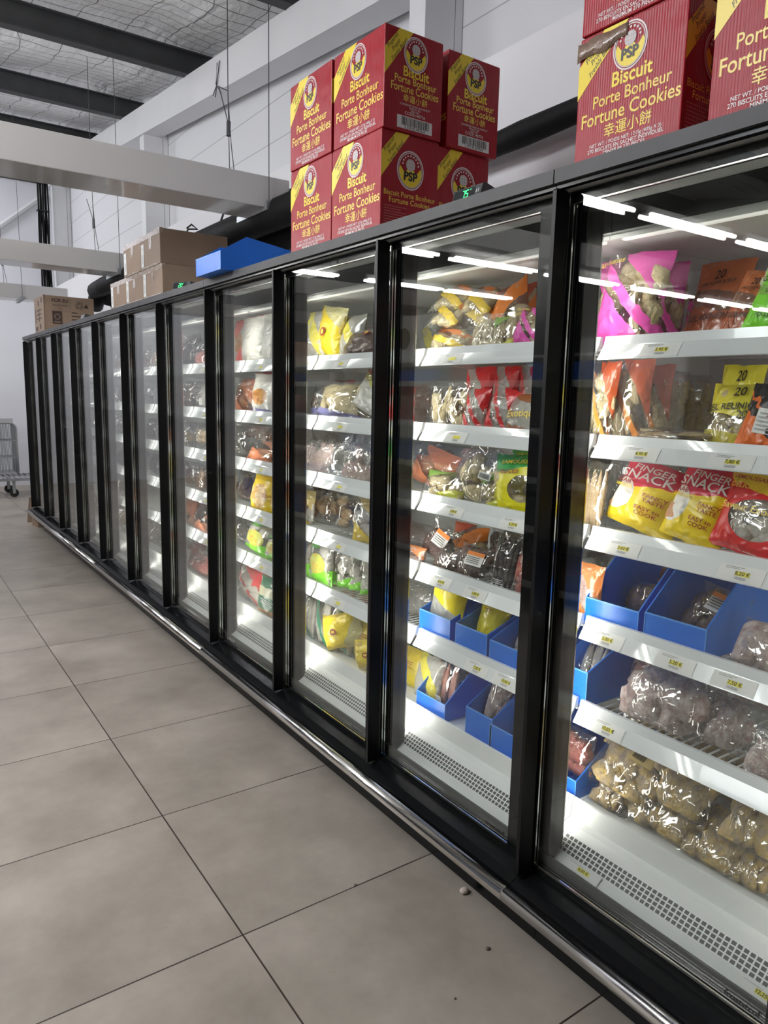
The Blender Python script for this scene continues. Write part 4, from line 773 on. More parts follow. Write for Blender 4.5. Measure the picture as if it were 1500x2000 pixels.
# ------------------------------------------------------------------ stock seen through each door
A = 'first freezer door'
ROWS = [
 # --- first door from the camera
 (0, 'pink', 1150, 1278, 488, 'pink and clear bag of samosas at the handle edge of the first door top shelf', dict(x=.26, lean=-.15, roll=.06)),
 (0, 'pink', 1262, 1325, 520, 'pink striped samosa bag tucked behind the front pink bag on the top shelf', dict(x=.46, lean=-.1)),
 (0, 'pink', 1135, 1162, 512, 'sliver of a pink samosa bag against the mullion behind the first pink bag', dict(x=.36, lean=-.1, w=.16)),
 (0, 'orange_film', 1325, 1432, 520, 'orange bag printed 20 leaning back in the middle of the first door top shelf', dict(x=.40, lean=-.35)),
 (0, 'orange_film', 1395, 1470, 545, 'orange bag half hidden by the lime green bag on the top shelf', dict(x=.29, lean=-.35, roll=.18)),
 (0, 'green_film', 1440, 1560, 520, 'lime green bag with black lettering on the first door top shelf', dict(x=.26, lean=-.3, roll=.18)),
 (1, 'orange_edge', 1135, 1195, 710, 'clear samosa bag with orange edge at the handle end of the second shelf', dict(x=.25, lean=-.1)),
 (1, 'orange_edge', 1180, 1260, 705, 'clear bag with an orange printed stripe, second along the second shelf', dict(x=.30, lean=-.08, yaw=.35)),
 (1, 'orange_edge', 1225, 1300, 715, 'clear bag with an orange printed stripe, third along the second shelf', dict(x=.36, lean=-.08, yaw=.35)),
 (1, 'clear_samosa', 1275, 1330, 730, 'plain clear samosa bag standing in the shade of the second shelf', dict(x=.46, lean=-.08, yaw=.3)),
 (1, 'clear_samosa', 1315, 1375, 735, 'plain clear samosa bag beside the yellow printed bags', dict(x=.52, lean=-.08, yaw=.3)),
 (1, 'clear_samosa', 1205, 1370, 828, 'flat clear samosa bag lying at the front edge of the second shelf', dict(x=.24, lean=-.1, h=.05, d=.16)),
 (1, 'yellow_film', 1385, 1470, 716, 'yellow bag printed 20 standing at the back of the second shelf', dict(x=.46, lean=-.2)),
 (1, 'yellow_film', 1362, 1478, 752, 'yellow bag printed reunion with a big 20 in front of the other yellow bag', dict(x=.30, lean=-.3)),
 (1, 'black_orange', 1425, 1545, 760, 'black and orange bag with white label on the second shelf', dict(x=.25, lean=-.3, roll=.1)),
 (2, 'roll_pack', 1118, 1182, 900, 'clear pack of tan pastry rolls against the mullion on the third shelf', dict(x=.25, lean=-.08)),
 (2, 'grey_pack', 1175, 1225, 895, 'dim grey frozen pack behind the pastry rolls', dict(x=.46, lean=-.1)),
 (2, 'finger', 1165, 1305, 898, 'red and yellow snack bag with handle side white corner, nearer the pastry rolls', dict(x=.26, lean=-.32, roll=.22)),
 (2, 'finger', 1275, 1400, 915, 'red and yellow snack bag between its twin and the fish samosa bag', dict(x=.255, lean=-.32, roll=.22)),
 (2, 'poisson', 1372, 1540, 918, 'red and yellow fish samosa bag with clear window on the third shelf', dict(x=.25, lean=-.3, roll=.16)),
 (3, 'orange_meat', 1103, 1165, 1095, 'clear bag with orange stripe and lumps beside the first blue bin on the fourth shelf', dict(x=.25, lean=-.1)),
 (3, 'fish_pack', 1110, 1215, 1072, 'grey frozen fish pack lying behind the orange striped lumps', dict(x=.42, lean=-.1)),
 (3, 'red_meat', 1225, 1330, 1092, 'dark red meat pack piled behind the two blue bins', dict(x=.58, lean=-.1)),
 (3, 'white_meat', 1405, 1540, 1225, 'pale pink meat pack lying at the front edge of the fourth shelf', dict(x=.235, lean=-.55, h=.13)),
 (4, 'red_meat', 1210, 1300, 1280, 'reddish meat bag behind the big frosted bag on the fifth shelf', dict(x=.44, lean=-.1)),
 (4, 'chicken', 1168, 1345, 1312, 'big frosted clear bag bulging over the edge of the fifth shelf', dict(x=.225, lean=-.5, h=.19, d=.12)),
 (4, 'white_meat', 1300, 1400, 1325, 'cloudy bag of pink meat beyond the big frosted bag', dict(x=.42, lean=-.2)),
 (4, 'chicken', 1335, 1450, 1385, 'slack clear bag hanging open in the middle of the fifth shelf', dict(x=.30, lean=-.5, h=.14)),
 (4, 'white_meat', 1440, 1540, 1420, 'frosted pale meat bag at the camera end of the fifth shelf', dict(x=.24, lean=-.2)),
 (5, 'red_meat', 1090, 1150, 1415, 'bag of red and pale meat upright in the bin behind the mullion', dict(x=.30, lean=-.12, vb=1520)),
 (5, 'wings', 1150, 1240, 1440, 'yellowish frozen wings bag at the top of the bottom deck pile under the rail', dict(x=.34, lean=-.7, h=.2, vb=1540)),
 (5, 'coded_wings', 1118, 1262, 1480, 'frozen wings bag with tan bar code label lying askew beside the red meat', dict(x=.27, lean=-.8, h=.22, vb=1570, roll=.1)),
 (5, 'wings', 1225, 1370, 1485, 'frozen wings bag in the middle of the pile with bright yellow pieces', dict(x=.28, lean=-.75, h=.24, vb=1600)),
 (5, 'wings', 1130, 1210, 1560, 'small frozen wings bag on the deck under the labelled one', dict(x=.26, lean=-.9, h=.17)),
 (5, 'wings', 1195, 1335, 1580, 'low frozen wings bag resting on the front lip of the deck', dict(x=.26, lean=-.95, h=.2)),
 (5, 'coded_wings', 1385, 1530, 1560, 'frozen wings bag with label at the camera end of the pile', dict(x=.28, lean=-.7, h=.24, vb=1680)),
 (5, 'wings', 1310, 1430, 1610, 'frozen wings bag spread flat in front of the labelled one', dict(x=.26, lean=-.95, h=.2)),
 (5, 'wings', 1400, 1520, 1650, 'frozen wings bag sagging lowest over the deck lip', dict(x=.265, lean=-1.0, h=.2)),
 # --- second door
 (0, 'tri', 818, 880, 615, 'orange and clear samosa bag lying second lowest in the mixed pile', dict(x=.26, lean=-.9, h=.15, vb=642)),
 (0, 'tri', 822, 905, 640, 'yellow edged samosa bag at the bottom of the mixed pile', dict(x=.255, lean=-.45, h=.10)),
 (0, 'tri', 868, 945, 610, 'yellow samosa bag in the middle layer of the mixed pile', dict(x=.30, lean=-.7, h=.15, vb=650)),
 (0, 'tri', 822, 890, 578, 'clear and orange samosa bag on top of the mixed pile', dict(x=.30, lean=-.9, h=.15, vb=612)),
 (0, 'tri', 878, 945, 575, 'bright yellow samosa bag crowning the mixed pile', dict(x=.30, lean=-.8, h=.15, vb=620)),
 (0, 'orange_lean', 942, 1030, 545, 'tall bag with broad orange band leaning on the mixed pile', dict(x=.33, lean=-.2, roll=-.35)),
 (0, 'orange_lean', 1000, 1062, 515, 'red topped samosa bag upright behind the orange banded bag', dict(x=.48, lean=-.1)),
 (0, 'clear_samosa', 912, 968, 618, 'clear shiny samosa bag standing before the orange banded bag', dict(x=.26, lean=-.15)),
 (0, 'yellow_tip', 950, 1000, 622, 'clear bag with yellow corner beside the pink bag on the top shelf', dict(x=.25, lean=-.15)),
 (0, 'pink', 988, 1052, 615, 'pink and orange striped samosa bag by the black edge of the second door', dict(x=.25, lean=-.2, roll=.2)),
 (1, 'clear_samosa', 832, 868, 755, 'small clear bag of white samosas, first at the handle end of the second shelf', dict(x=.26, lean=-.1)),
 (1, 'clear_samosa', 860, 910, 748, 'clear bag of white samosas leaning on the red printed bags', dict(x=.26, lean=-.1)),
 (1, 'red_film', 895, 950, 718, 'red banded samosa bag standing behind, close to the clear bags', dict(x=.42, lean=-.1)),
 (1, 'red_film', 950, 1005, 716, 'red banded samosa bag standing behind, middle of the row', dict(x=.42, lean=-.1)),
 (1, 'red_film', 1000, 1055, 716, 'red banded samosa bag standing behind, by the black door edge', dict(x=.42, lean=-.1)),
 (1, 'red_film', 895, 940, 760, 'crumpled red and clear samosa bag at the shelf front', dict(x=.255, lean=-.15)),
 (1, 'red_film', 935, 985, 765, 'red samosa bag printed 20 sideways at the shelf front', dict(x=.25, lean=-.2, roll=.25)),
 (1, 'exotic', 975, 1048, 770, 'clear bag with rust edges and orange script on the second shelf', dict(x=.245, lean=-.2)),
 (2, 'orange_salmon', 788, 865, 885, 'tall orange and clear pack leaning at the handle end of the third shelf', dict(x=.36, lean=-.25, roll=.2)),
 (2, 'yellow_tip', 810, 890, 930, 'yellow tipped samosa bag lying at the third shelf edge', dict(x=.25, lean=-.4, h=.11)),
 (2, 'coded_samosa', 878, 965, 868, 'clear samosa bag with bar code label on the third shelf', dict(x=.26, lean=-.2, roll=.15)),
 (2, 'yellow_tip', 925, 975, 925, 'small samosa bag with green edge wedged under the bar coded bag', dict(x=.25, lean=-.2)),
 (2, 'green_yellow', 985, 1050, 872, 'green and yellow samosa bag standing behind its twin', dict(x=.42, lean=-.1)),
 (2, 'green_yellow', 950, 1050, 890, 'green and yellow samosa bag in front by the black door edge', dict(x=.25, lean=-.15, roll=-.05)),
 (3, 'orange_meat', 775, 820, 1060, 'orange edged bag at the handle end of the fourth shelf', dict(x=.25, lean=-.2)),
 (3, 'grey_pack', 780, 855, 1022, 'cloudy bag with green tint standing at the back of the fourth shelf', dict(x=.46, lean=-.1)),
 (3, 'label_meat', 812, 865, 1025, 'dark meat bag with white and orange label tilted on the fourth shelf', dict(x=.29, lean=-.25, roll=.35)),
 (3, 'orange_lean', 868, 935, 1020, 'white samosa bag with orange band behind the dark meat bags', dict(x=.42, lean=-.2)),
 (3, 'dark_meat', 835, 888, 1078, 'black shiny meat bag low at the shelf edge without label', dict(x=.25, lean=-.4, h=.11)),
 (3, 'label_meat', 878, 948, 1060, 'dark minced meat bag with square label at the shelf edge', dict(x=.25, lean=-.3)),
 (3, 'black_sausage', 948, 1000, 1032, 'pack of long black sausages upright on the fourth shelf', dict(x=.26, lean=-.2)),
 (3, 'red_meat', 990, 1050, 1070, 'dark red sausage pack by the black door edge on the fourth shelf', dict(x=.245, lean=-.2)),
 (4, 'grey_pack', 775, 830, 1135, 'cloudy bag of brown pieces on the bare wires of the fifth shelf', dict(x=.34, lean=-.1)),
 (5, 'yellow_fries', 775, 812, 1255, 'yellow bag against the mullion on the second door bottom deck', dict(x=.34, lean=-.12)),
 (5, 'yellow_side', 800, 850, 1270, 'yellow and red bag leaning beside the first blue bin of the bottom deck', dict(x=.30, lean=-.2)),
 # --- third door
 (0, 'yellow_side', 582, 625, 612, 'pale bag with yellow stripe at the handle end of the third door top shelf', dict(x=.26, lean=-.15)),
 (0, 'yellow_big', 605, 655, 590, 'tall bright yellow bag on the third door top shelf', dict(x=.28, lean=-.1, roll=.15)),
 (0, 'yellow_side', 650, 695, 620, 'white and yellow bag beside the tall bright yellow bag', dict(x=.30, lean=-.15)),
 (0, 'brown_film', 652, 745, 650, 'brown printed bag with red oval on the third door top shelf', dict(x=.25, lean=-.4)),
 (1, 'big_clear', 585, 705, 748, 'wide clear bag of pastry with violet patch on the second shelf', dict(x=.25, lean=-.15)),
 (1, 'white_print', 672, 745, 755, 'white bag with red and yellow print slumped by the black door edge', dict(x=.245, lean=-.35, roll=.3)),
 (2, 'pale_box', 582, 660, 860, 'clear film wrapped pale pink trays at the handle end of the third shelf', dict(x=.28, lean=-.05)),
 (2, 'pale_box', 655, 745, 865, 'clear film wrapped pale pink trays by the black door edge', dict(x=.28, lean=-.05)),
 (3, 'tan_yellow', 578, 602, 955, 'thin bag with yellow base at the handle end of the fourth shelf', dict(x=.30, lean=-.08, yaw=.3)),
 (3, 'tan_flat', 596, 632, 955, 'flat clear bag of golden pieces, first of the upright row', dict(x=.36, lean=-.05, yaw=.3)),
 (3, 'tan_flat', 625, 662, 958, 'flat clear bag of golden pieces, second of the upright row', dict(x=.40, lean=-.05, yaw=.3)),
 (3, 'tan_flat', 656, 694, 964, 'flat clear bag of golden pieces, third of the upright row', dict(x=.42, lean=-.05, yaw=.3)),
 (3, 'tan_yellow', 686, 740, 968, 'crumpled white and yellow bag by the black door edge of the fourth shelf', dict(x=.30, lean=-.1, yaw=.2)),
 (4, 'green_clear', 578, 602, 1050, 'clear bag with lime base at the handle end of the fifth shelf', dict(x=.28, lean=-.08)),
 (4, 'green_pic', 596, 640, 1055, 'lime based bag with orange food picture on the fifth shelf', dict(x=.27, lean=-.05)),
 (4, 'green_clear', 636, 664, 1065, 'lime based clear bag, first behind the pictured one', dict(x=.32, lean=-.05, yaw=.5)),
 (4, 'green_clear', 660, 688, 1072, 'lime based clear bag, second behind the pictured one', dict(x=.34, lean=-.05, yaw=.5)),
 (4, 'green_clear', 684, 712, 1080, 'lime based clear bag, third behind the pictured one', dict(x=.36, lean=-.05, yaw=.5)),
 (4, 'green_clear', 706, 745, 1085, 'lime based clear bag by the black door edge of the fifth shelf', dict(x=.36, lean=-.05, yaw=.5)),
 (5, 'leek', 578, 612, 1150, 'dark green striped bag at the handle end of the third door bottom deck', dict(x=.28, lean=-.1)),
 (5, 'leek', 604, 650, 1160, 'dark green striped bag in the middle of its row of three', dict(x=.27, lean=-.1)),
 (5, 'leek', 645, 685, 1185, 'dark green striped bag beside the yellow printed bag', dict(x=.30, lean=-.1)),
 (5, 'yellow_fries', 678, 740, 1200, 'yellow printed bag upright behind the slumped yellow bags', dict(x=.32, lean=-.12)),
 (5, 'yellow_big', 606, 640, 1240, 'solid yellow bag slumped over the front lip of the deck', dict(x=.25, lean=-.15, roll=1.22, w=.17, h=.27, d=.10)),
 (5, 'yellow_big', 668, 700, 1262, 'solid yellow bag lying by the black door edge of the bottom deck', dict(x=.25, lean=-.15, roll=1.25, w=.13, h=.24, d=.09)),
 # --- fourth door
 (0, 'red_white', 446, 474, 625, 'red and white bag with brown food picture on the fourth door top shelf', dict(x=.27, lean=-.12)),
 (0, 'text_white', 465, 508, 598, 'white bag covered in grey text beside the red and white bag', dict(x=.27, lean=-.05)),
 (0, 'text_white', 503, 555, 596, 'white bag covered in grey text by the black door edge', dict(x=.26, lean=-.05)),
 (1, 'orange_salmon', 447, 485, 740, 'clear bag with salmon print at the handle end of the fourth door second shelf', dict(x=.28, lean=-.2)),
 (1, 'food_pic', 480, 550, 728, 'white bag with golden food picture on the fourth door second shelf', dict(x=.26, lean=-.12)),
 (2, 'grey_pack', 448, 512, 828, 'stack of frosted grey packs on the fourth door third shelf', dict(x=.34, lean=-.05)),
 (2, 'orange_salmon', 470, 550, 860, 'white bag with orange edge slumped before the grey packs', dict(x=.25, lean=-.5, h=.13)),
 (3, 'brown_pack', 455, 495, 918, 'brown frozen pack at the handle end of the fourth door fourth shelf', dict(x=.36, lean=-.05)),
 (3, 'oriental_yellow', 482, 528, 926, 'yellow bag with clear window on the fourth door fourth shelf', dict(x=.25, lean=-.12)),
 (3, 'oriental_yellow', 520, 556, 935, 'second yellow window bag half cut by the black door edge', dict(x=.26, lean=-.12)),
 (4, 'grey_pack', 453, 488, 1010, 'cloudy grey bag on the fourth door fifth shelf', dict(x=.34, lean=-.08)),
 (4, 'green_pic', 470, 515, 1020, 'clear bag with green ends holding mixed vegetables, at the shelf middle', dict(x=.25, lean=-.2, roll=.12)),
 (4, 'green_pic', 505, 556, 1045, 'clear bag with green ends holding mixed vegetables, by the door edge', dict(x=.24, lean=-.2, roll=-.12)),
 (5, 'red_net', 454, 512, 1098, 'red striped clear bag on the fourth door bottom deck', dict(x=.28, lean=-.12)),
 (5, 'dark_green', 494, 552, 1125, 'dark green bag with white print on the fourth door bottom deck', dict(x=.255, lean=-.15)),
 # --- fifth door
 (0, 'dark_pack', 338, 375, 655, 'dark wrapped pack at the handle end of the fifth door top shelf', dict(x=.28, lean=-.1)),
 (0, 'red_pack', 372, 408, 685, 'small bright red pack on the fifth door top shelf', dict(x=.26, lean=-.2)),
 (1, 'brown_pack', 340, 375, 745, 'brown frozen pack at the handle end of the fifth door second shelf', dict(x=.28, lean=-.1)),
 (1, 'grey_pack', 370, 408, 745, 'cloudy grey pack by the edge of the fifth door second shelf', dict(x=.28, lean=-.1)),
 (2, 'tan_flat', 348, 378, 830, 'clear bag of pale golden pieces at the handle end of the fifth door third shelf', dict(x=.28, lean=-.1)),
 (2, 'tan_flat', 375, 412, 832, 'clear bag of pale golden pieces by the edge of the fifth door third shelf', dict(x=.27, lean=-.1)),
 (3, 'red_pack', 362, 410, 915, 'brownish red meat pack lying on the fifth door fourth shelf', dict(x=.34, lean=-.6, h=.14)),
 (4, 'orange_salmon', 350, 374, 968, 'orange frozen pack at the handle end of the fifth door fifth shelf', dict(x=.28, lean=-.1)),
 (4, 'red_pack', 366, 412, 975, 'red meat pack behind the salmon coloured bag', dict(x=.34, lean=-.1)),
 (4, 'orange_salmon', 370, 414, 1005, 'salmon coloured bag lying at the edge of the fifth door fifth shelf', dict(x=.25, lean=-.6, h=.12)),
 (5, 'red_pack', 353, 385, 1050, 'red meat bag at the handle end of the fifth door bottom deck', dict(x=.30, lean=-.3)),
 (5, 'red_net', 380, 414, 1062, 'clear bag with red stripes on the fifth door bottom deck', dict(x=.30, lean=-.3)),
 (5, 'red_meat', 355, 414, 1088, 'flat reddish meat bag at the front of the fifth door bottom deck', dict(x=.25, lean=-.6, h=.16)),
]
for s, kind, ul, ur, vt, lab, kw in ROWS: put(s, kind, ul, ur, vt, lab, **kw)
# stock standing further back on the shelves of the first five doors
BACK = {0: ['pink', 'clear_samosa', 'roll_pack', 'dark_meat', 'white_meat', 'wings'], 1: ['orange_edge', 'grey_pack', 'clear_samosa', 'dark_meat', 'sausages', 'grey_pack'],
        2: ['yellow_side', 'pale_box', 'pale_box', None, None, 'leek'], 3: ['text_white', 'food_pic', 'grey_pack', 'brown_pack', 'grey_pack', 'red_net'], 4: ['dark_pack', 'brown_pack', 'tan_flat', None, 'red_pack', None]}
NOUN = dict(pink='pink samosa bag', clear_samosa='clear samosa bag', roll_pack='pastry roll pack', dark_meat='dark meat bag', white_meat='cloudy meat bag', wings='frozen wings bag', orange_edge='orange striped bag', grey_pack='cloudy grey pack', sausages='sausage pack',
            yellow_side='yellow striped bag', pale_box='pale tray pack', leek='dark green striped bag', text_white='white text bag', food_pic='pictured white bag', brown_pack='brown frozen pack', red_net='red striped bag', dark_pack='dark wrapped pack', tan_flat='golden piece bag', red_pack='red meat pack', fish_pack='grey fish pack', red_meat='red meat bag', orange_salmon='salmon printed bag')
BR = random.Random(3)
for d, kinds in BACK.items():
    for s, kind in enumerate(kinds):
        if not kind: continue
        Wd, D, H = K[kind][:3]
        n = max(2, min(4, int(.72 / (Wd * .95))))
        for k in range(n):
            w = .70 / n; y = YA + PITCHD * d - .05 - w * (k + .5) + (.35 if d == 0 else .12)
            if d == 1 and y < YA + .42 and s < 6 and False: continue
            bag(kind, (.655 + BR.uniform(-.02, .02), y, FLOORZ[s] + .002), (w * .94, min(.12, D * 1.2), min(.19, H) * BR.uniform(.88, 1.05)), -.1, 0, BR.uniform(-.2, .2),
                '%s in the back row on the %s, %s door' % (NOUN[kind], SHN[s], ORD[d]), '%s back row, %s, %s door' % (NOUN[kind], SHN[s], ORD[d]), room=.20, xmax=.735)
# further doors: dark wrapped packs
FAR = {5: ['dark_pack', 'dark_pack', 'fish_pack', 'brown_pack', 'dark_pack', 'grey_pack'], 6: ['brown_pack', 'fish_pack', 'dark_pack', 'dark_pack', None, 'grey_pack'], 7: ['brown_pack', 'dark_pack', 'fish_pack', 'dark_pack', 'grey_pack', 'tan_flat'],
       8: ['dark_pack', 'fish_pack', 'dark_pack', 'grey_pack', 'dark_pack', 'brown_pack'], 9: ['grey_pack', 'dark_pack', 'brown_pack', 'fish_pack', 'red_pack', 'dark_pack'], 10: ['fish_pack', 'grey_pack', 'dark_pack', 'dark_pack', 'brown_pack', 'grey_pack']}
for d, kinds in FAR.items():
    for s, kind in enumerate(kinds):
        if not kind: continue
        for k in range(3):
            y = YA + PITCHD * d - .13 - .25 * k
            bag(kind, (.31 + BR.uniform(-.02, .04), y, FLOORZ[s] + .002), (.235, .11, BR.uniform(.15, .21)), -.12, BR.uniform(-.08, .08), BR.uniform(-.25, .25),
                '%s in clear film on the %s of the %s door' % (NOUN[kind], SHN[s], ORD[d]), '%s, %s, %s door' % (NOUN[kind], SHN[s], ORD[d]), room=.18, xmin=.2435)
# ------------------------------------------------------------------ blue bins
def bin_(loc, w, dep, hf, hs, label, yaw=0., kfrac=.36, hb=None):
    """open fronted picking bin; local front faces -x"""
    hb = hb or hs * .85; t = .004
    root = thing('picking_bin', label, 'bin', loc, (0, 0, yaw), group='blue corrugated plastic bins')
    prof = [(0, 0), (dep, 0), (dep, hb), (dep * kfrac, hs), (0, hf)]
    for y in (-w / 2, w / 2 - t):
        m = MB().prism_y(prof, y, y + t); m.build('side_wall', 'blue', root)
    MB().box(0, -w / 2 + t, 0, t, w / 2 - t, hf).build('front_panel', 'blue', root)
    MB().box(dep - t, -w / 2 + t, 0, dep, w / 2 - t, hb).build('back_panel', 'blue', root)
    MB().box(t, -w / 2 + t, 0, dep - t, w / 2 - t, t).build('bin_floor', 'blue', root)
    e = MB(); e.box(-.0008, -w / 2, hf - .003, .003, w / 2, hf + .0006)
    e.box(-.0012, -w / 2, 0, 0, -w / 2 + .0025, hf); e.box(-.0012, w / 2 - .0025, 0, 0, w / 2, hf)
    e.build('cut_edge', 'blueedge', root)
    return root
def bin_at(s, ul, ur, vfront, label, x=.245, dep=.40, hs=None):
    zf = FLOORZ[s] + .001; um = (ul + ur) / 2
    if s == 5: x = max(x, .258)
    ya, yb = at(ul, vfront + 30, x=x).y, at(ur, vfront + 30, x=x).y
    hf = max(.06, at(um, vfront, x=x).z - zf)
    return bin_((x, (ya + yb) / 2, zf), abs(ya - yb) * .97, dep, hf, hs or hf * 1.75, label), (ya + yb) / 2, abs(ya - yb), zf
_, y1_, w1_, z1_ = bin_at(3, 1140, 1249, 1180, 'blue bin holding a dark wrapped pack, by the handle end of the fourth shelf', hs=.205)
_, y2_, w2_, z2_ = bin_at(3, 1254, 1382, 1212, 'blue bin with a white labelled dark pack in the middle of the fourth shelf', hs=.205)
_, y3_, w3_, z3_ = bin_at(4, 1085, 1148, 1302, 'blue bin of pale sausage meat against the mullion on the fifth shelf', hs=.17)
bin_at(5, 1072, 1125, 1518, 'blue bin mostly hidden under the red and pale meat bag', hs=.15)
bag('dark_meat', (.40, y1_, z1_ + .006), (w1_ * .8, .10, .10), -.7, 0, 0, 'dark wrapped pack lying inside the first blue bin of the fourth shelf')
bag('label_meat', (.36, y2_ - .01, z2_ + .006), (w2_ * .75, .09, .15), -.6, .2, .1, 'dark brown meat pack with white label inside the wider blue bin')
bag('pale_sausage', (.33, y3_, z3_ + .006), (w3_ * .85, .09, .16), -.5, -.2, 0, 'clear bag of pale sausage meat inside the blue bin by the mullion')
B5 = []
for ul, ur, vf, lab in ((818, 880, 1200, 'blue bin under the yellow and white pack on the fifth shelf'), (888, 952, 1228, 'blue bin under the sheer yellow pack on the fifth shelf'), (954, 1024, 1262, 'blue bin by the black edge of the second door on the fifth shelf')):
    B5.append(bin_at(4, ul, ur, vf, lab, hs=.15))
for ul, ur, vf, lab in ((812, 870, 1362, 'blue bin holding red sausage packs on the bottom deck'), (908, 962, 1392, 'blue bin holding a clear meat bag on the bottom deck'), (953, 1030, 1432, 'blue bin by the black edge of the second door on the bottom deck')):
    B5.append(bin_at(5, ul, ur, vf, lab, x=.262, hs=.19))
def inbin(i, kind, lab, w=.8, h=.2, lean=-.3, x=.06, roll=0, dy=0, z=.006, d=.07):
    _, y, wd, zf = B5[i]
    return bag(kind, (.275 + x, y + dy, zf + z), (wd * w, d, h), lean, roll, 0, lab)
inbin(0, 'yellow_white', 'yellow and white pack leaning out of the first blue bin', 1.0, .24, -.12, .02, .12, z=.05)
inbin(1, 'yellow_pack', 'sheer yellow pack standing in the middle blue bin', .85, .20, -.25, .05)
inbin(2, 'white_meat', 'small frosted bag inside the blue bin by the black door edge', .7, .13, -.3, .06)
inbin(3, 'sausages', 'pack of red and pink sausages upright in the front of the blue bin', .9, .2, -.15, .06)
inbin(3, 'sausages', 'pack of pale sausages lying behind the red ones in the blue bin', .9, .2, -.4, .20, z=.05)
inbin(4, 'white_meat', 'clear meat bag upright in the middle bin of the bottom deck', .8, .22, -.2, .06)
inbin(5, 'white_meat', 'frosted meat bag in the bin by the door edge of the bottom deck', .6, .22, -.2, .08)
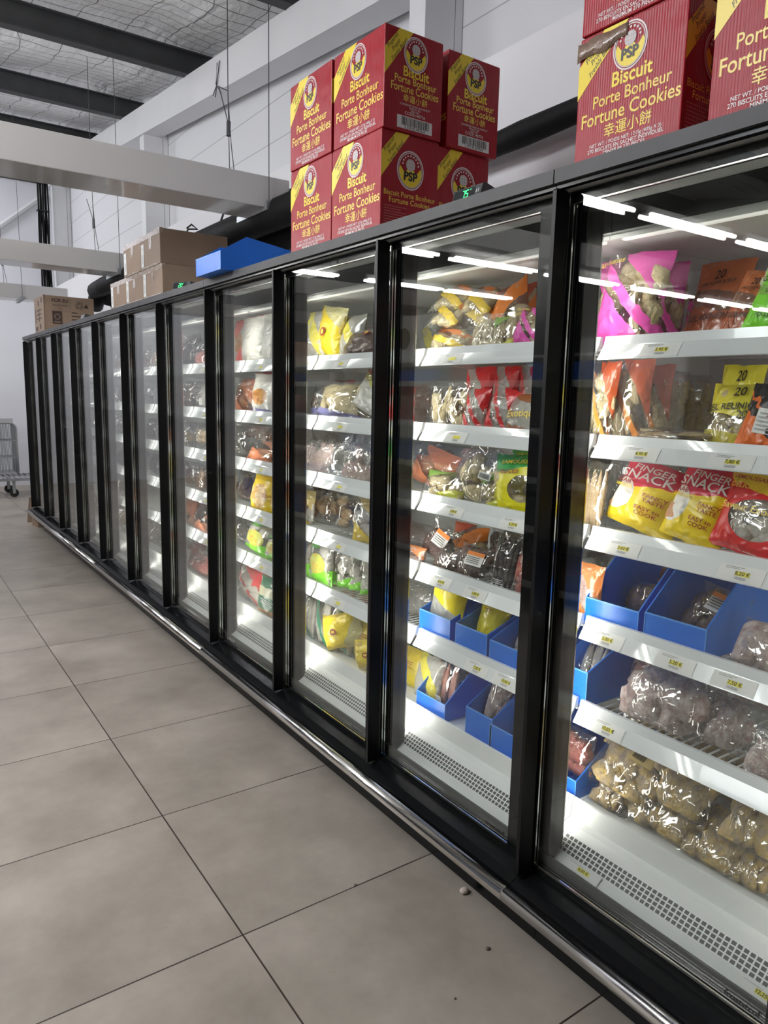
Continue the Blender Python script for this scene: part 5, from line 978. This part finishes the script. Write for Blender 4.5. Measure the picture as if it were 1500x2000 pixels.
# ------------------------------------------------------------------ cartons on top of the freezers
TOPZ = 2.1765
BW, BD, BH = .318, .243, .312       # face width (along the row), depth, height
def carton_print(side):
    """printing of one face; (polys, material) in face units of metres, origin at the face's lower corner"""
    w = BW if side == 'front' else BD
    L = []
    def P(p, m, lay=0): L.append((p, m, lay))
    ks = w / BW
    P(([(0, .52 * BH), (.47 * w, BH), (.24 * w, BH), (0, .78 * BH)], [(0, 1, 2, 3)]), 'pyellow')
    ang = math.atan2(.48 * BH, .47 * w)
    for k, t in enumerate(('Prepared', 'Proper', 'Freshly Baked')):
        f = (k - 1) * .0175
        P(move2(text2d(t, .0185, .0, shear=.35, sx=.9), .178 * w + f * math.sin(ang), .825 * BH - f * math.cos(ang), ang), 'pblack', 1)
    if side == 'side_b':
        ex, ey, er = .50 * w, .64 * BH, .26 * w
    else:
        ex, ey, er = (.50 * w, .795 * BH, .056) if side == 'front' else (.52 * w, .79 * BH, .055)
    def E_(p, m, lay):  # emblem, slightly tall
        P(move2(p, ex, ey), m, lay)
    sq = lambda p: ([(a * .90, b) for a, b in p[0]], p[1])
    E_(sq(ring2(er * .93, er)), 'pwhite', 1); E_(sq(ring2(er * .85, er * .89)), 'pwhite', 1)
    n = 20; low = [(er * .84 * math.cos(PI + PI * i / n + .0), er * .84 * math.sin(PI + PI * i / n)) for i in range(n + 1)]
    up = [(er * (.84 - 1.68 * i / n), er * (.05 + .16 * math.cos((i / n - .5) * 4 * PI) * (1 if abs(i - n / 2) > 3 else .4))) for i in range(1, n)]
    E_(sq((low + up, [tuple(range(len(low + up)))])), 'pyellow', 1)
    E_(move2(disc2(er * .31), 0, er * .28), 'globe', 2)
    for k in (-.5, 0, .5): E_(move2(rect2(-er * .27, -er * .012, er * .27, er * .012), 0, er * (.28 + k * .34)), 'pwhite', 3)
    for k in (-.45, 0, .45): E_(move2(rect2(-er * .012, -er * .28, er * .012, er * .28), er * k * .36, er * .28), 'pwhite', 3)
    for k in range(9):
        a = PI * (.02 + .96 * k / 8); E_(move2(disc2(er * .06, 5, a0=.3, a1=.3 + 2 * PI), er * .52 * math.cos(a), er * (.28 + .46 * math.sin(a))), 'pwhite', 2)
    E_(move2(text2d('PSP', er * .62, .035), 0, -er * .33), 'pblack', 3)
    cx = .53 * w
    if side == 'side_b':
        P(move2(text2d('Biscuit Porte Bonheur', .0245 * ks / .76, .004), .5 * w, .375 * BH), 'pgold'); P(move2(text2d('Fortune Cookies', .0255 * ks / .76, .004), .5 * w, .305 * BH), 'pgold')
        for k in range(7): P(rect2(.06 * w, (.235 - k * .028) * BH, (.45 - .1 * (k % 3 == 1)) * w, (.243 - k * .028) * BH), 'predink2')
        for k in range(5): P(rect2(.58 * w, (.20 - k * .028) * BH, (.92 - .08 * (k % 2)) * w, (.208 - k * .028) * BH), 'predink2')
        return L
    P(move2(text2d('Biscuit', .048 * (ks if side == 'front' else .9), .022, sx=.95), cx, (.575 if side == 'front' else .60) * BH), 'pyellow')
    P(move2(text2d('Porte Bonheur', .042 * ks, .009, sx=.92), cx, (.45 if side == 'front' else .515) * BH), 'pgold')
    P(move2(text2d('Fortune Cookies', .047 * ks, .011, sx=.92 if side == 'front' else .82), .52 * w, (.325 if side == 'front' else .43) * BH), 'pgold')
    if side == 'front':
        P(move2(text2d('幸運小餅', .036, .006), .52 * w, .195 * BH), 'pgold')
        P(move2(text2d('NET WT. / POIDS NET: 1215g (405g X 3)', .0125, .008), .5 * w, .112 * BH), 'pwhite')
        P(move2(text2d('270 BISCUITS EN SACHET INDIVIDUEL', .0135, .012), .5 * w, .072 * BH), 'pwhite')
        P(move2(text2d('MINIMUM 270 PIECES', .0135, .012), .5 * w, .035 * BH), 'pwhite')
    else:
        P(move2(text2d('幸運小餅', .026, .004), .53 * w, .335 * BH), 'pgold')
        for k, t in enumerate(('CONSERVER DANS UN ENDROIT', 'FRAIS ET SEC', 'KEEP DRY')): P(move2(text2d(t, .0085, .003), .53 * w, (.275 - .026 * k) * BH), 'pwhite')
        P(move2(text2d('CODE:140756', .0145, .006), .53 * w, .192 * BH), 'pwhite')
        bx, by = .53 * w, .095 * BH
        P(rect2(bx - .074, by - .019, bx + .074, by + .0205), 'paper'); r = random.Random(5); x = bx - .055
        while x < bx + .06:
            ww = r.choice((.0012, .002, .0032)); P(rect2(x, by - .008, x + ww, by + .018), 'pblack', 1); x += ww + r.choice((.0012, .002, .003))
        P(move2(text2d('3 379141 407564', .0125, .004), bx, by - .0135), 'pblack', 1)
    return L
MT['predink2'] = mat('faint_red_print', (.50, .12, .10), .5)
def print_mesh(items, name, org, ax, nrm, parent):
    mb = MB(); mats = []
    for (vs, fs), mname, lay in items:
        if mname not in mats: mats.append(mname)
        mb.flat((vs, fs), Vector(org) + Vector(nrm) * (.0006 + .0004 * lay), ax, (0, 0, 1), mats.index(mname))
    return mb.build(name, mats, parent)
def carton_body(w, d, h, mname, parent, mb=None):
    mb = MB().box(0, -w / 2, 0, d, w / 2, h)
    o = mb.build('carton_body', mname, parent); bevel(o, .003, 2)
    return o
PR = {}
def red_carton(loc, label, side='side_a', scale=(1, 1, 1), yaw=0.):
    """local: front face at x=0 facing -x; the face towards the camera is -y"""
    root = thing('biscuit_carton', label, 'carton', loc, (0, 0, yaw), group='red biscuit cartons on the freezers')
    root.scale = scale
    if 'body' not in PR:
        PR['body'] = carton_body(BW, BD, BH, 'red', root)
        f = MB(); f.box(.002, -BW / 2 + .002, BH - .001, BD - .002, -.002, BH + .0015); f.box(.002, .002, BH - .001, BD - .002, BW / 2 - .002, BH + .0015)
        PR['flap'] = f.build('top_flaps', 'red', root)
        PR['front'] = print_mesh(carton_print('front'), 'front_print', (0, BW / 2, 0), (0, -1, 0), (-1, 0, 0), root)
    else:
        for k in ('body', 'flap', 'front'): c = PR[k].copy(); COL.objects.link(c); c.parent = root
    if side not in PR: PR[side] = print_mesh(carton_print(side), 'side_print', (0, -BW / 2, 0), (1, 0, 0), (0, -1, 0), root)
    else: c = PR[side].copy(); COL.objects.link(c); c.parent = root
    return root
xf = .022; y0 = 2.120
red_carton((xf, y0 + BW / 2, TOPZ), 'red biscuit carton, bottom front of the stack, beside the green digit display', 'side_b')
red_carton((xf, y0 + BW * 1.5 + .005, TOPZ), 'red biscuit carton, bottom of the stack on the blue bin side', 'side_b')
red_carton((xf, y0 + BW / 2 - .008, TOPZ + BH + .003), 'red biscuit carton with bar code, top front of the stack', 'side_a')
red_carton((xf - .004, y0 + BW * 1.5 + .003, TOPZ + BH + .003), 'red biscuit carton, top of the stack on the blue bin side', 'side_a')
red_carton((xf + BD + .012, y0 + BW / 2 + .02, TOPZ), 'red biscuit carton in the second row, half hidden behind the digit display', 'side_b')
red_carton((xf + BD + .035, y0 + BW / 2 + .005, TOPZ + BH + .003), 'red biscuit carton with bar code, on top of the second row', 'side_a')
sc = (.98, .90, .90)
red_carton((.022, 1.142, TOPZ), 'big red biscuit carton patched with brown tape, bottom of its pair', 'side_b', sc)
red_carton((.018, 1.137, TOPZ + BH * .90 + .003), 'red biscuit carton on top of the taped one, cut by the picture top', 'side_a', sc)
red_carton((.022, .79, TOPZ), 'red biscuit carton standing across a gap from the taped carton', 'side_b', (.98, .92, .98))
# brown tape patch on the taped carton
zt = TOPZ + BH * .9
mb = MB(); n = 16
for i in range(n + 1):
    f = i / n
    for k, dz in enumerate((0, -.042 + .006 * math.sin(f * 9) + .012 * f)):
        crum = .0055 * abs(noise.noise(Vector((f * 14, k * 2., 3)))) * max(0, 1 - f * 1.6) * 2.0
        mb.v.append((.0205 - crum - .001, 1.142 + .143 + .006 * (1 - f) - f * .135, zt - .008 + dz - .004 * math.sin(f * 11) * (1 - f)))
for i in range(n): a = 2 * i; mb.f.append((a, a + 1, a + 3, a + 2)); mb.m.append(0)
o = mb.build('tape_patch', 'browntape', None, smooth=True); md = o.modifiers.new('thick', 'SOLIDIFY'); md.thickness = .0012
tag(o, 'strip of crumpled brown tape stuck on the corner of the big red carton', 'tape')
def brown_carton(loc, w, d, h, label, seed):
    root = thing('shipping_carton', label, 'carton', loc, (0, 0, 0), group='plain brown cartons on the freezer')
    carton_body(w, d, h, 'kraft', root)
    mb = MB(); rnd = random.Random(seed)
    mb.box(-.0012, -w / 2 - .0008, h - .03, .02, w / 2 + .0008, h + .001); mb.box(-.0011, -w / 2 + .02, .0, -.0004, w / 2 - .01, .012)
    mb.box(-.0013, -.03, h * .52, -.0006, .02, h - .02)
    mb.build('packing_tape', 'tape', root)
    l = MB(); l.flat(rect2(0, 0, .055, .135), (-.0018, w / 2 - .012, .015), (0, -1, 0), (0, 0, 1), 0)
    for k in range(9): l.flat(rect2(.018, .022 + k * .006, .040, .0245 + k * .006 + .001 * (k % 2)), (-.0023, w / 2 - .012, .015), (0, -1, 0), (0, 0, 1), 1)
    l.flat(rect2(.008, .105, .035, .109), (-.0023, w / 2 - .012, .015), (0, -1, 0), (0, 0, 1), 1); l.flat(rect2(.008, .116, .028, .119), (-.0023, w / 2 - .012, .015), (0, -1, 0), (0, 0, 1), 1)
    l.build('address_label', ['paper', 'inkgrey'], root)
    return root
bw = .372
for k, lab in enumerate(('plain brown carton at the bottom beside the small display', 'plain brown carton in the middle of the bottom row', 'plain brown carton at the far end of the bottom row')):
    brown_carton((.02, 4.365 + bw / 2 + k * (bw + .004), TOPZ), bw, .42, .176, lab, k)
for k, lab in enumerate(('plain brown carton on top, with its dark side face towards the blue bin', 'plain brown carton on top, farther along the row')):
    brown_carton((.018, 4.388 + bw / 2 + k * (bw + .006), TOPZ + .179), bw, .42, .200, lab, k + 5)
# printed open carton
root = thing('printed_carton', 'big brown carton with dark print standing near the far end of the freezers', 'carton', (.02, 8.19, TOPZ))
w, d, h = .50, .47, .345
mb = MB(); mb.box(0, -w / 2, 0, d, w / 2, .005); mb.box(0, -w / 2, 0, .006, w / 2, h); mb.box(d - .006, -w / 2, 0, d, w / 2, h); mb.box(.006, -w / 2, 0, d - .006, -w / 2 + .006, h); mb.box(.006, w / 2 - .006, 0, d - .006, w / 2, h)
mb.build('carton_body', 'kraft', root)
MB().box(-.001, -w / 2 - .002, 0, .008, -w / 2 + .004, h + .002).build('corner_edge', 'kraftdark', root)
L = [(move2(text2d('FOR EU', .046, .02), .15, .300), 'darkprint', 0), (move2(text2d('FROZEN FOOD', .020, .004), .15, .255), 'darkprint', 0), (move2(text2d('-18°C', .020, .004), .15, .225), 'darkprint', 0),
     (rect2(.075, .075, .165, .200), 'darkprint', 0), (move2(ring2(.022, .028, 20), .12, .145), 'kraft', 1), (rect2(.09, .09, .15, .098), 'kraft', 1),
     (move2(text2d('♻', .075, .004), .33, .262), 'darkprint', 0), (move2(text2d('▲', .05, .0), .395, .262), 'darkprint', 0), (rect2(.055, .205, .25, .2065), 'darkprint', 0), (rect2(.245, .205, .2465, .33), 'darkprint', 0),
     (rect2(.09, .0, .24, .035), 'darkprint', 0)]
for k, ln in enumerate((.06, .14, .09, .10)): L.append((rect2(.255, .188 - k * .034, .255 + ln, .198 - k * .034), 'darkprint', 0))
print_mesh(L, 'side_print', (0, -w / 2 - .0025, 0), (1, 0, 0), (0, -1, 0), root)
L = [(rect2(.05 + k * .09, .10, .085 + k * .09, .235 - .03 * (k % 2)), 'darkprint', 0) for k in (0, 2)] + [(rect2(.13, .13 + .04 * k, .38, .14 + .04 * k), 'darkprint', 0) for k in range(3)] + [(rect2(.05, .02, .16, .06), 'darkprint', 0), (rect2(.26, .03, .33, .08), 'darkprint', 0), (rect2(.2, .26, .26, .31), 'darkprint', 0), (rect2(.36, .28, .42, .33), 'darkprint', 0)]
print_mesh(L, 'front_print', (0, w / 2, 0), (0, -1, 0), (-1, 0, 0), root)
# blue bin lying on top, jutting over the edge
bin_((-.062, 3.447, TOPZ), .312, .36, .082, .158, 'blue bin on top of the freezers jutting over the edge beside the brown cartons', 0, .36, .125)
# temperature displays
def display(y, label, txt, sticker, ang=0.):
    root = thing('temperature_display', label, 'display', (.034, y, TOPZ), (0, 0, ang))
    mb = MB(); prof = [(0, 0), (.0, .004), (.012, .043), (.020, .046), (.15, .012), (.15, 0)]
    mb.prism_y(prof, -.062, .062).build('display_case', 'displaycase', root)
    up = Vector((.012, 0, .039)).normalized(); nrm = Vector((-up.z, 0, up.x)); org = Vector((.006, 0, .0235)) + nrm * .0008; ax = Vector((0, -1, 0))
    m = MB(); m.flat(rect2(-.058, -.017, .034, .017), org, ax, up); m.build('display_glass', 'display', root)
    m = MB()
    def seg(ch, ox):
        S = {'7': 'abc', '5': 'afgcd', '2': 'abged', '0': 'abcdef', '1': 'bc', '8': 'abcdefg'}[ch]
        q = dict(a=(-.005, .0095, .005, .0118), g=(-.005, -.0011, .005, .0011), d=(-.005, -.0118, .005, -.0095), f=(-.0062, .0008, -.004, .0108), b=(.004, .0008, .0062, .0108), e=(-.0062, -.0108, -.004, -.0008), c=(.004, -.0108, .0062, -.0008))
        for s in S: a0, b0, a1, b1 = q[s]; m.flat(rect2(a0 + ox, b0, a1 + ox, b1), org + nrm * .0006, ax, up)
    for i, ch in enumerate(txt): seg(ch, -.014 + .0155 * i)
    m.flat(rect2(.014, .008, .016, .012), org + nrm * .0006, ax, up)
    m.build('digits', 'digit', root)
    if sticker:
        m = MB(); m.flat(text2d(sticker, .017, .02), org + nrm * .0008 + ax * .047, ax, up); m.build('number_sticker', 'paper', root)
        m = MB(); m.add([(.008, .062, 0), (.008, .085, 0), (.016, .062, .028), (.016, .064, 0)], [(0, 1, 2), (1, 3, 2), (3, 0, 2)]); m.build('paper_wedge', 'paper', root)
    return root
display(1.70, 'black temperature display with green digits 75 and a number 11 sticker', '75', '11')
display(4.10, 'small temperature display with green glow below the brown cartons', '20', None, .5)
display(6.45, 'dark temperature display beside the printed carton at the far end', '', None, .0)
# insulated pipes behind the cartons
mb = MB()
r = random.Random(11)
mb.tube([(.955, -1.2 + .3 * k, 2.742 + .01 * math.sin(k * 1.3)) for k in range(15)], [.048 + .006 * (k % 3 == 0) for k in range(15)], 14)
tag(mb.build('insulated_pipe', 'pipe', None, smooth=True), 'black foam insulated pipe running along the white wall behind the red cartons', 'pipe')
t = thing('pipe_bundle', 'mass of black insulated pipes and sheeting above the blue bin and brown cartons', 'pipes', (.75, 6.3, 2.66))
for k, (x, z, rr) in enumerate(((-.17, -.02, .085), (-.03, .06, .10), (.13, .13, .095), (.08, -.04, .10))):
    MB().tube([(x + .015 * math.sin(j * 1.1 + k), -2.85 + .43 * j, z + .012 * math.sin(j * .9 + 2 * k)) for j in range(12)] + [(x + .02, 1.9 + .1 * k, z - .02), (x + .05, 2.15, z - .12)], rr, 12).build('insulated_pipe', 'pipe', t, smooth=True)
for y in (-1.05, -.30, .5):
    m = MB(); m.tube([(.02, y, .265), (.06, y, .30), (.11, y, .27), (.03, y, .26), (.0, y, .18)], .008, 6); m.tube([(-.28, y, -.1), (.2, y, -.15)], .006, 5); m.build('pipe_hanger', 'blackmatt', t)
m = MB(); m.tube([(.22, -2.2 + .4 * j, .262) for j in range(10)], .006, 6); m.build('edge_strip', 'kraftdark', t)
# ------------------------------------------------------------------ far end of the aisle
def ucage(root, y, x0, x1, zb, zt):
    m = MB(); rr = .09
    pts = [(x0, y, zb)] + [(x0 + rr - rr * math.cos(a), y, zt - rr + rr * math.sin(a)) for a in [k * PI / 12 for k in range(7)]] + [(x1 - rr + rr * math.sin(a), y, zt - rr + rr * math.cos(a)) for a in [k * PI / 12 for k in range(7)]] + [(x1, y, zb)]
    m.tube(pts, .014, 8); m.build('cage_frame', 'galv', root, smooth=True)
    m = MB(); n = 13
    for k in range(1, n): m.tube([(x0 + (x1 - x0) * k / n, y, zb), (x0 + (x1 - x0) * k / n, y, zt - .012)], .004, 5)
    for z in (zb + .02, zb + .25, zb + .5): m.tube([(x0, y, z), (x1, y, z)], .005, 5)
    m.build('cage_bars', 'galv', root)
t = thing('roll_cage', 'galvanised wire roll cage trolley parked by the white far wall', 'trolley', (.1, 12.25, 0))
for y in (-.22, -.08, .06, .20): ucage(t, y, -.32, .20, .34, 1.10 + .02 * (y > 0))
m = MB(); m.box(-.36, -.36, .25, .60, -.33, .29); m.box(-.36, .33, .25, .60, .36, .29); m.box(.57, -.36, .25, .60, .36, .29); m.box(-.36, -.36, .25, -.33, .36, .29); m.build('base_frame', 'galv', t)
m = MB()
for k in range(12): m.box(-.33 + k * .076, -.33, .285, -.30 + k * .076, .33, .292)
m.build('base_slats', 'galv', t)
m = MB(); m.box(-.30, -.24, 1.10, .16, .22, 1.17); m.build('handle_block', 'plasticgrey', t)
for x, y in ((.12, -.27), (.12, .27), (-.28, -.27), (-.28, .27), (.52, .27)):
    c = MB(); c.tube([(x, y - .016, .065), (x, y + .016, .065)], .062, 16); w = c.build('caster', 'rubber', t, smooth=False)
    c = MB(); c.box(x - .02, y - .022, .06, x + .02, y - .018, .25); c.box(x - .02, y + .018, .06, x + .02, y + .022, .25); c.box(x - .03, y - .03, .235, x + .03, y + .03, .25); c.build('caster_fork', 'galv', w)
m = MB(); v = [(.02, 9.62, .0), (.30, 9.55, .0), (.30, 9.60, .30), (.06, 9.66, .30)]; v2 = [(a, b + .012, c) for a, b, c in v]
m.add(v + v2, [(0, 1, 2, 3), (7, 6, 5, 4), (0, 4, 5, 1), (1, 5, 6, 2), (2, 6, 7, 3), (3, 7, 4, 0)])
tag(m.build('cardboard_piece', 'kraftdark'), 'torn dark cardboard sheet propped at the far end of the freezer row', 'cardboard')
t = thing('cardboard_box', 'small crushed tan box on the floor at the far end of the freezer row', 'box', (.10, 9.30, 0), (0, 0, .2))
bevel(MB().box(-.05, -.09, 0, .16, .09, .15).build('box_body', 'kraft', t), .004)
MB().add([(-.13, -.09, .19), (.0, -.09, .152), (.0, .09, .152), (-.13, .09, .19), (-.13, -.09, .194), (.0, -.09, .156), (.0, .09, .156), (-.13, .09, .194)], [(3, 2, 1, 0), (4, 5, 6, 7), (0, 1, 5, 4), (2, 3, 7, 6), (0, 4, 7, 3), (1, 2, 6, 5)]).build('box_flap', 'kraftdark', t)
# crumbs on the tiles
def crumb(u, v, r, m, label, sq=.6):
    p = at(u, v, z=0); mb = MB(); vs, fs = ICO3
    mb.add([(q.x * r * 1.25 * (1 + .2 * noise.noise(q * 1.5 + p)), q.y * r * (1 + .2 * noise.noise(q * 1.7 + p)), q.z * r * sq) for q in vs], fs)
    return tag(mb.build('crumb', m, None, smooth=True, loc=(p.x - .015, p.y, r * sq * .9)), label, 'crumb')
crumb(913, 1741, .013, 'pebble', 'pale pebble lying on the floor tile by the black kick plate', .75)
crumb(960, 1850, .006, 'darkcrumb', 'dark crumb on the tile between the pebble and the picture bottom')
crumb(897, 1946, .003, 'darkcrumb', 'tiny dark speck on the tile nearest the picture bottom')
crumb(702, 1726, .005, 'darkcrumb', 'small brown speck just above the tile joint in the middle of the floor', .3)
# ------------------------------------------------------------------ shelving across the aisle (mirrored in the doors)
t = thing('shelf_rack', 'long white shelf rack across the aisle, seen mirrored in the freezer doors', 'shelves', (-2.95, 6.4, 0))
MB().box(-.40, -3.2, 0, -.37, 3.2, 1.95).build('back_panel', 'housing', t)
RZ = (.18, .62, 1.00, 1.38, 1.74)
for z in RZ:
    s = MB().box(-.37, -3.2, z - .02, .33, 3.2, z).build('shelf', 'housing', t)
    MB().box(.33, -3.2, z - .03, .345, 3.2, z + .022).build('price_strip', 'lip', s)
r = random.Random(21)
COLS = ['kraft', 'darkprint', 'plasticgrey', 'red', 'browntape', 'purlin', 'blue', 'kraftdark']
for z, nm in zip(RZ, ('lowest', 'second', 'middle', 'fourth', 'top')):
    for k in range(7):
        y = 6.4 - 3.1 + .885 * k + .44; h = r.uniform(.12, .16) if z > 1.5 else r.uniform(.17, .26); w = r.uniform(.55, .82)
        b = thing('stock_carton', 'carton of dry stock on the %s board of the rack across the aisle' % nm, 'carton', (-2.78, y, z + .001), group='cartons on the %s board of the rack' % nm)
        bevel(MB().box(-.3, -w / 2, 0, .12, w / 2, h).build('carton_body', r.choice(COLS), b), .003)
for k, (y, w, h, m) in enumerate(((5.2, .5, .42, 'paper'), (5.75, .5, .42, 'paper'), (8.4, .6, .3, 'kraft'), (9.1, .6, .25, 'kraft'))):
    b = thing('top_carton', ('white carton' if m == 'paper' else 'brown carton') + ' %s stacked on top of the rack across the aisle' % ('first' if k in (0, 2) else 'second'), 'carton', (-2.9, y, 1.951 if k else 1.951))
    bevel(MB().box(-.2, -w / 2, 0, .2, w / 2, h).build('carton_body', m, b), .003)
    if m == 'paper': m2 = MB(); m2.flat(disc2(.1), (.2015, 0, h * .5), (0, 1, 0), (0, 0, 1)); m2.build('round_print', 'darkprint', b)
for o in list(bpy.data.objects):
    if o.name.startswith(('shelf_rack',)): pass
# the rack boards stand on uprights
MB().box(-.40, -3.22, 0, .33, -3.2, 1.95).build('end_panel', 'housing', t); MB().box(-.40, 3.2, 0, .33, 3.22, 1.95).build('end_panel', 'housing', t)
MB().box(-.40, -3.2, 1.93, .33, 3.2, 1.95).build('top_board', 'housing', t)
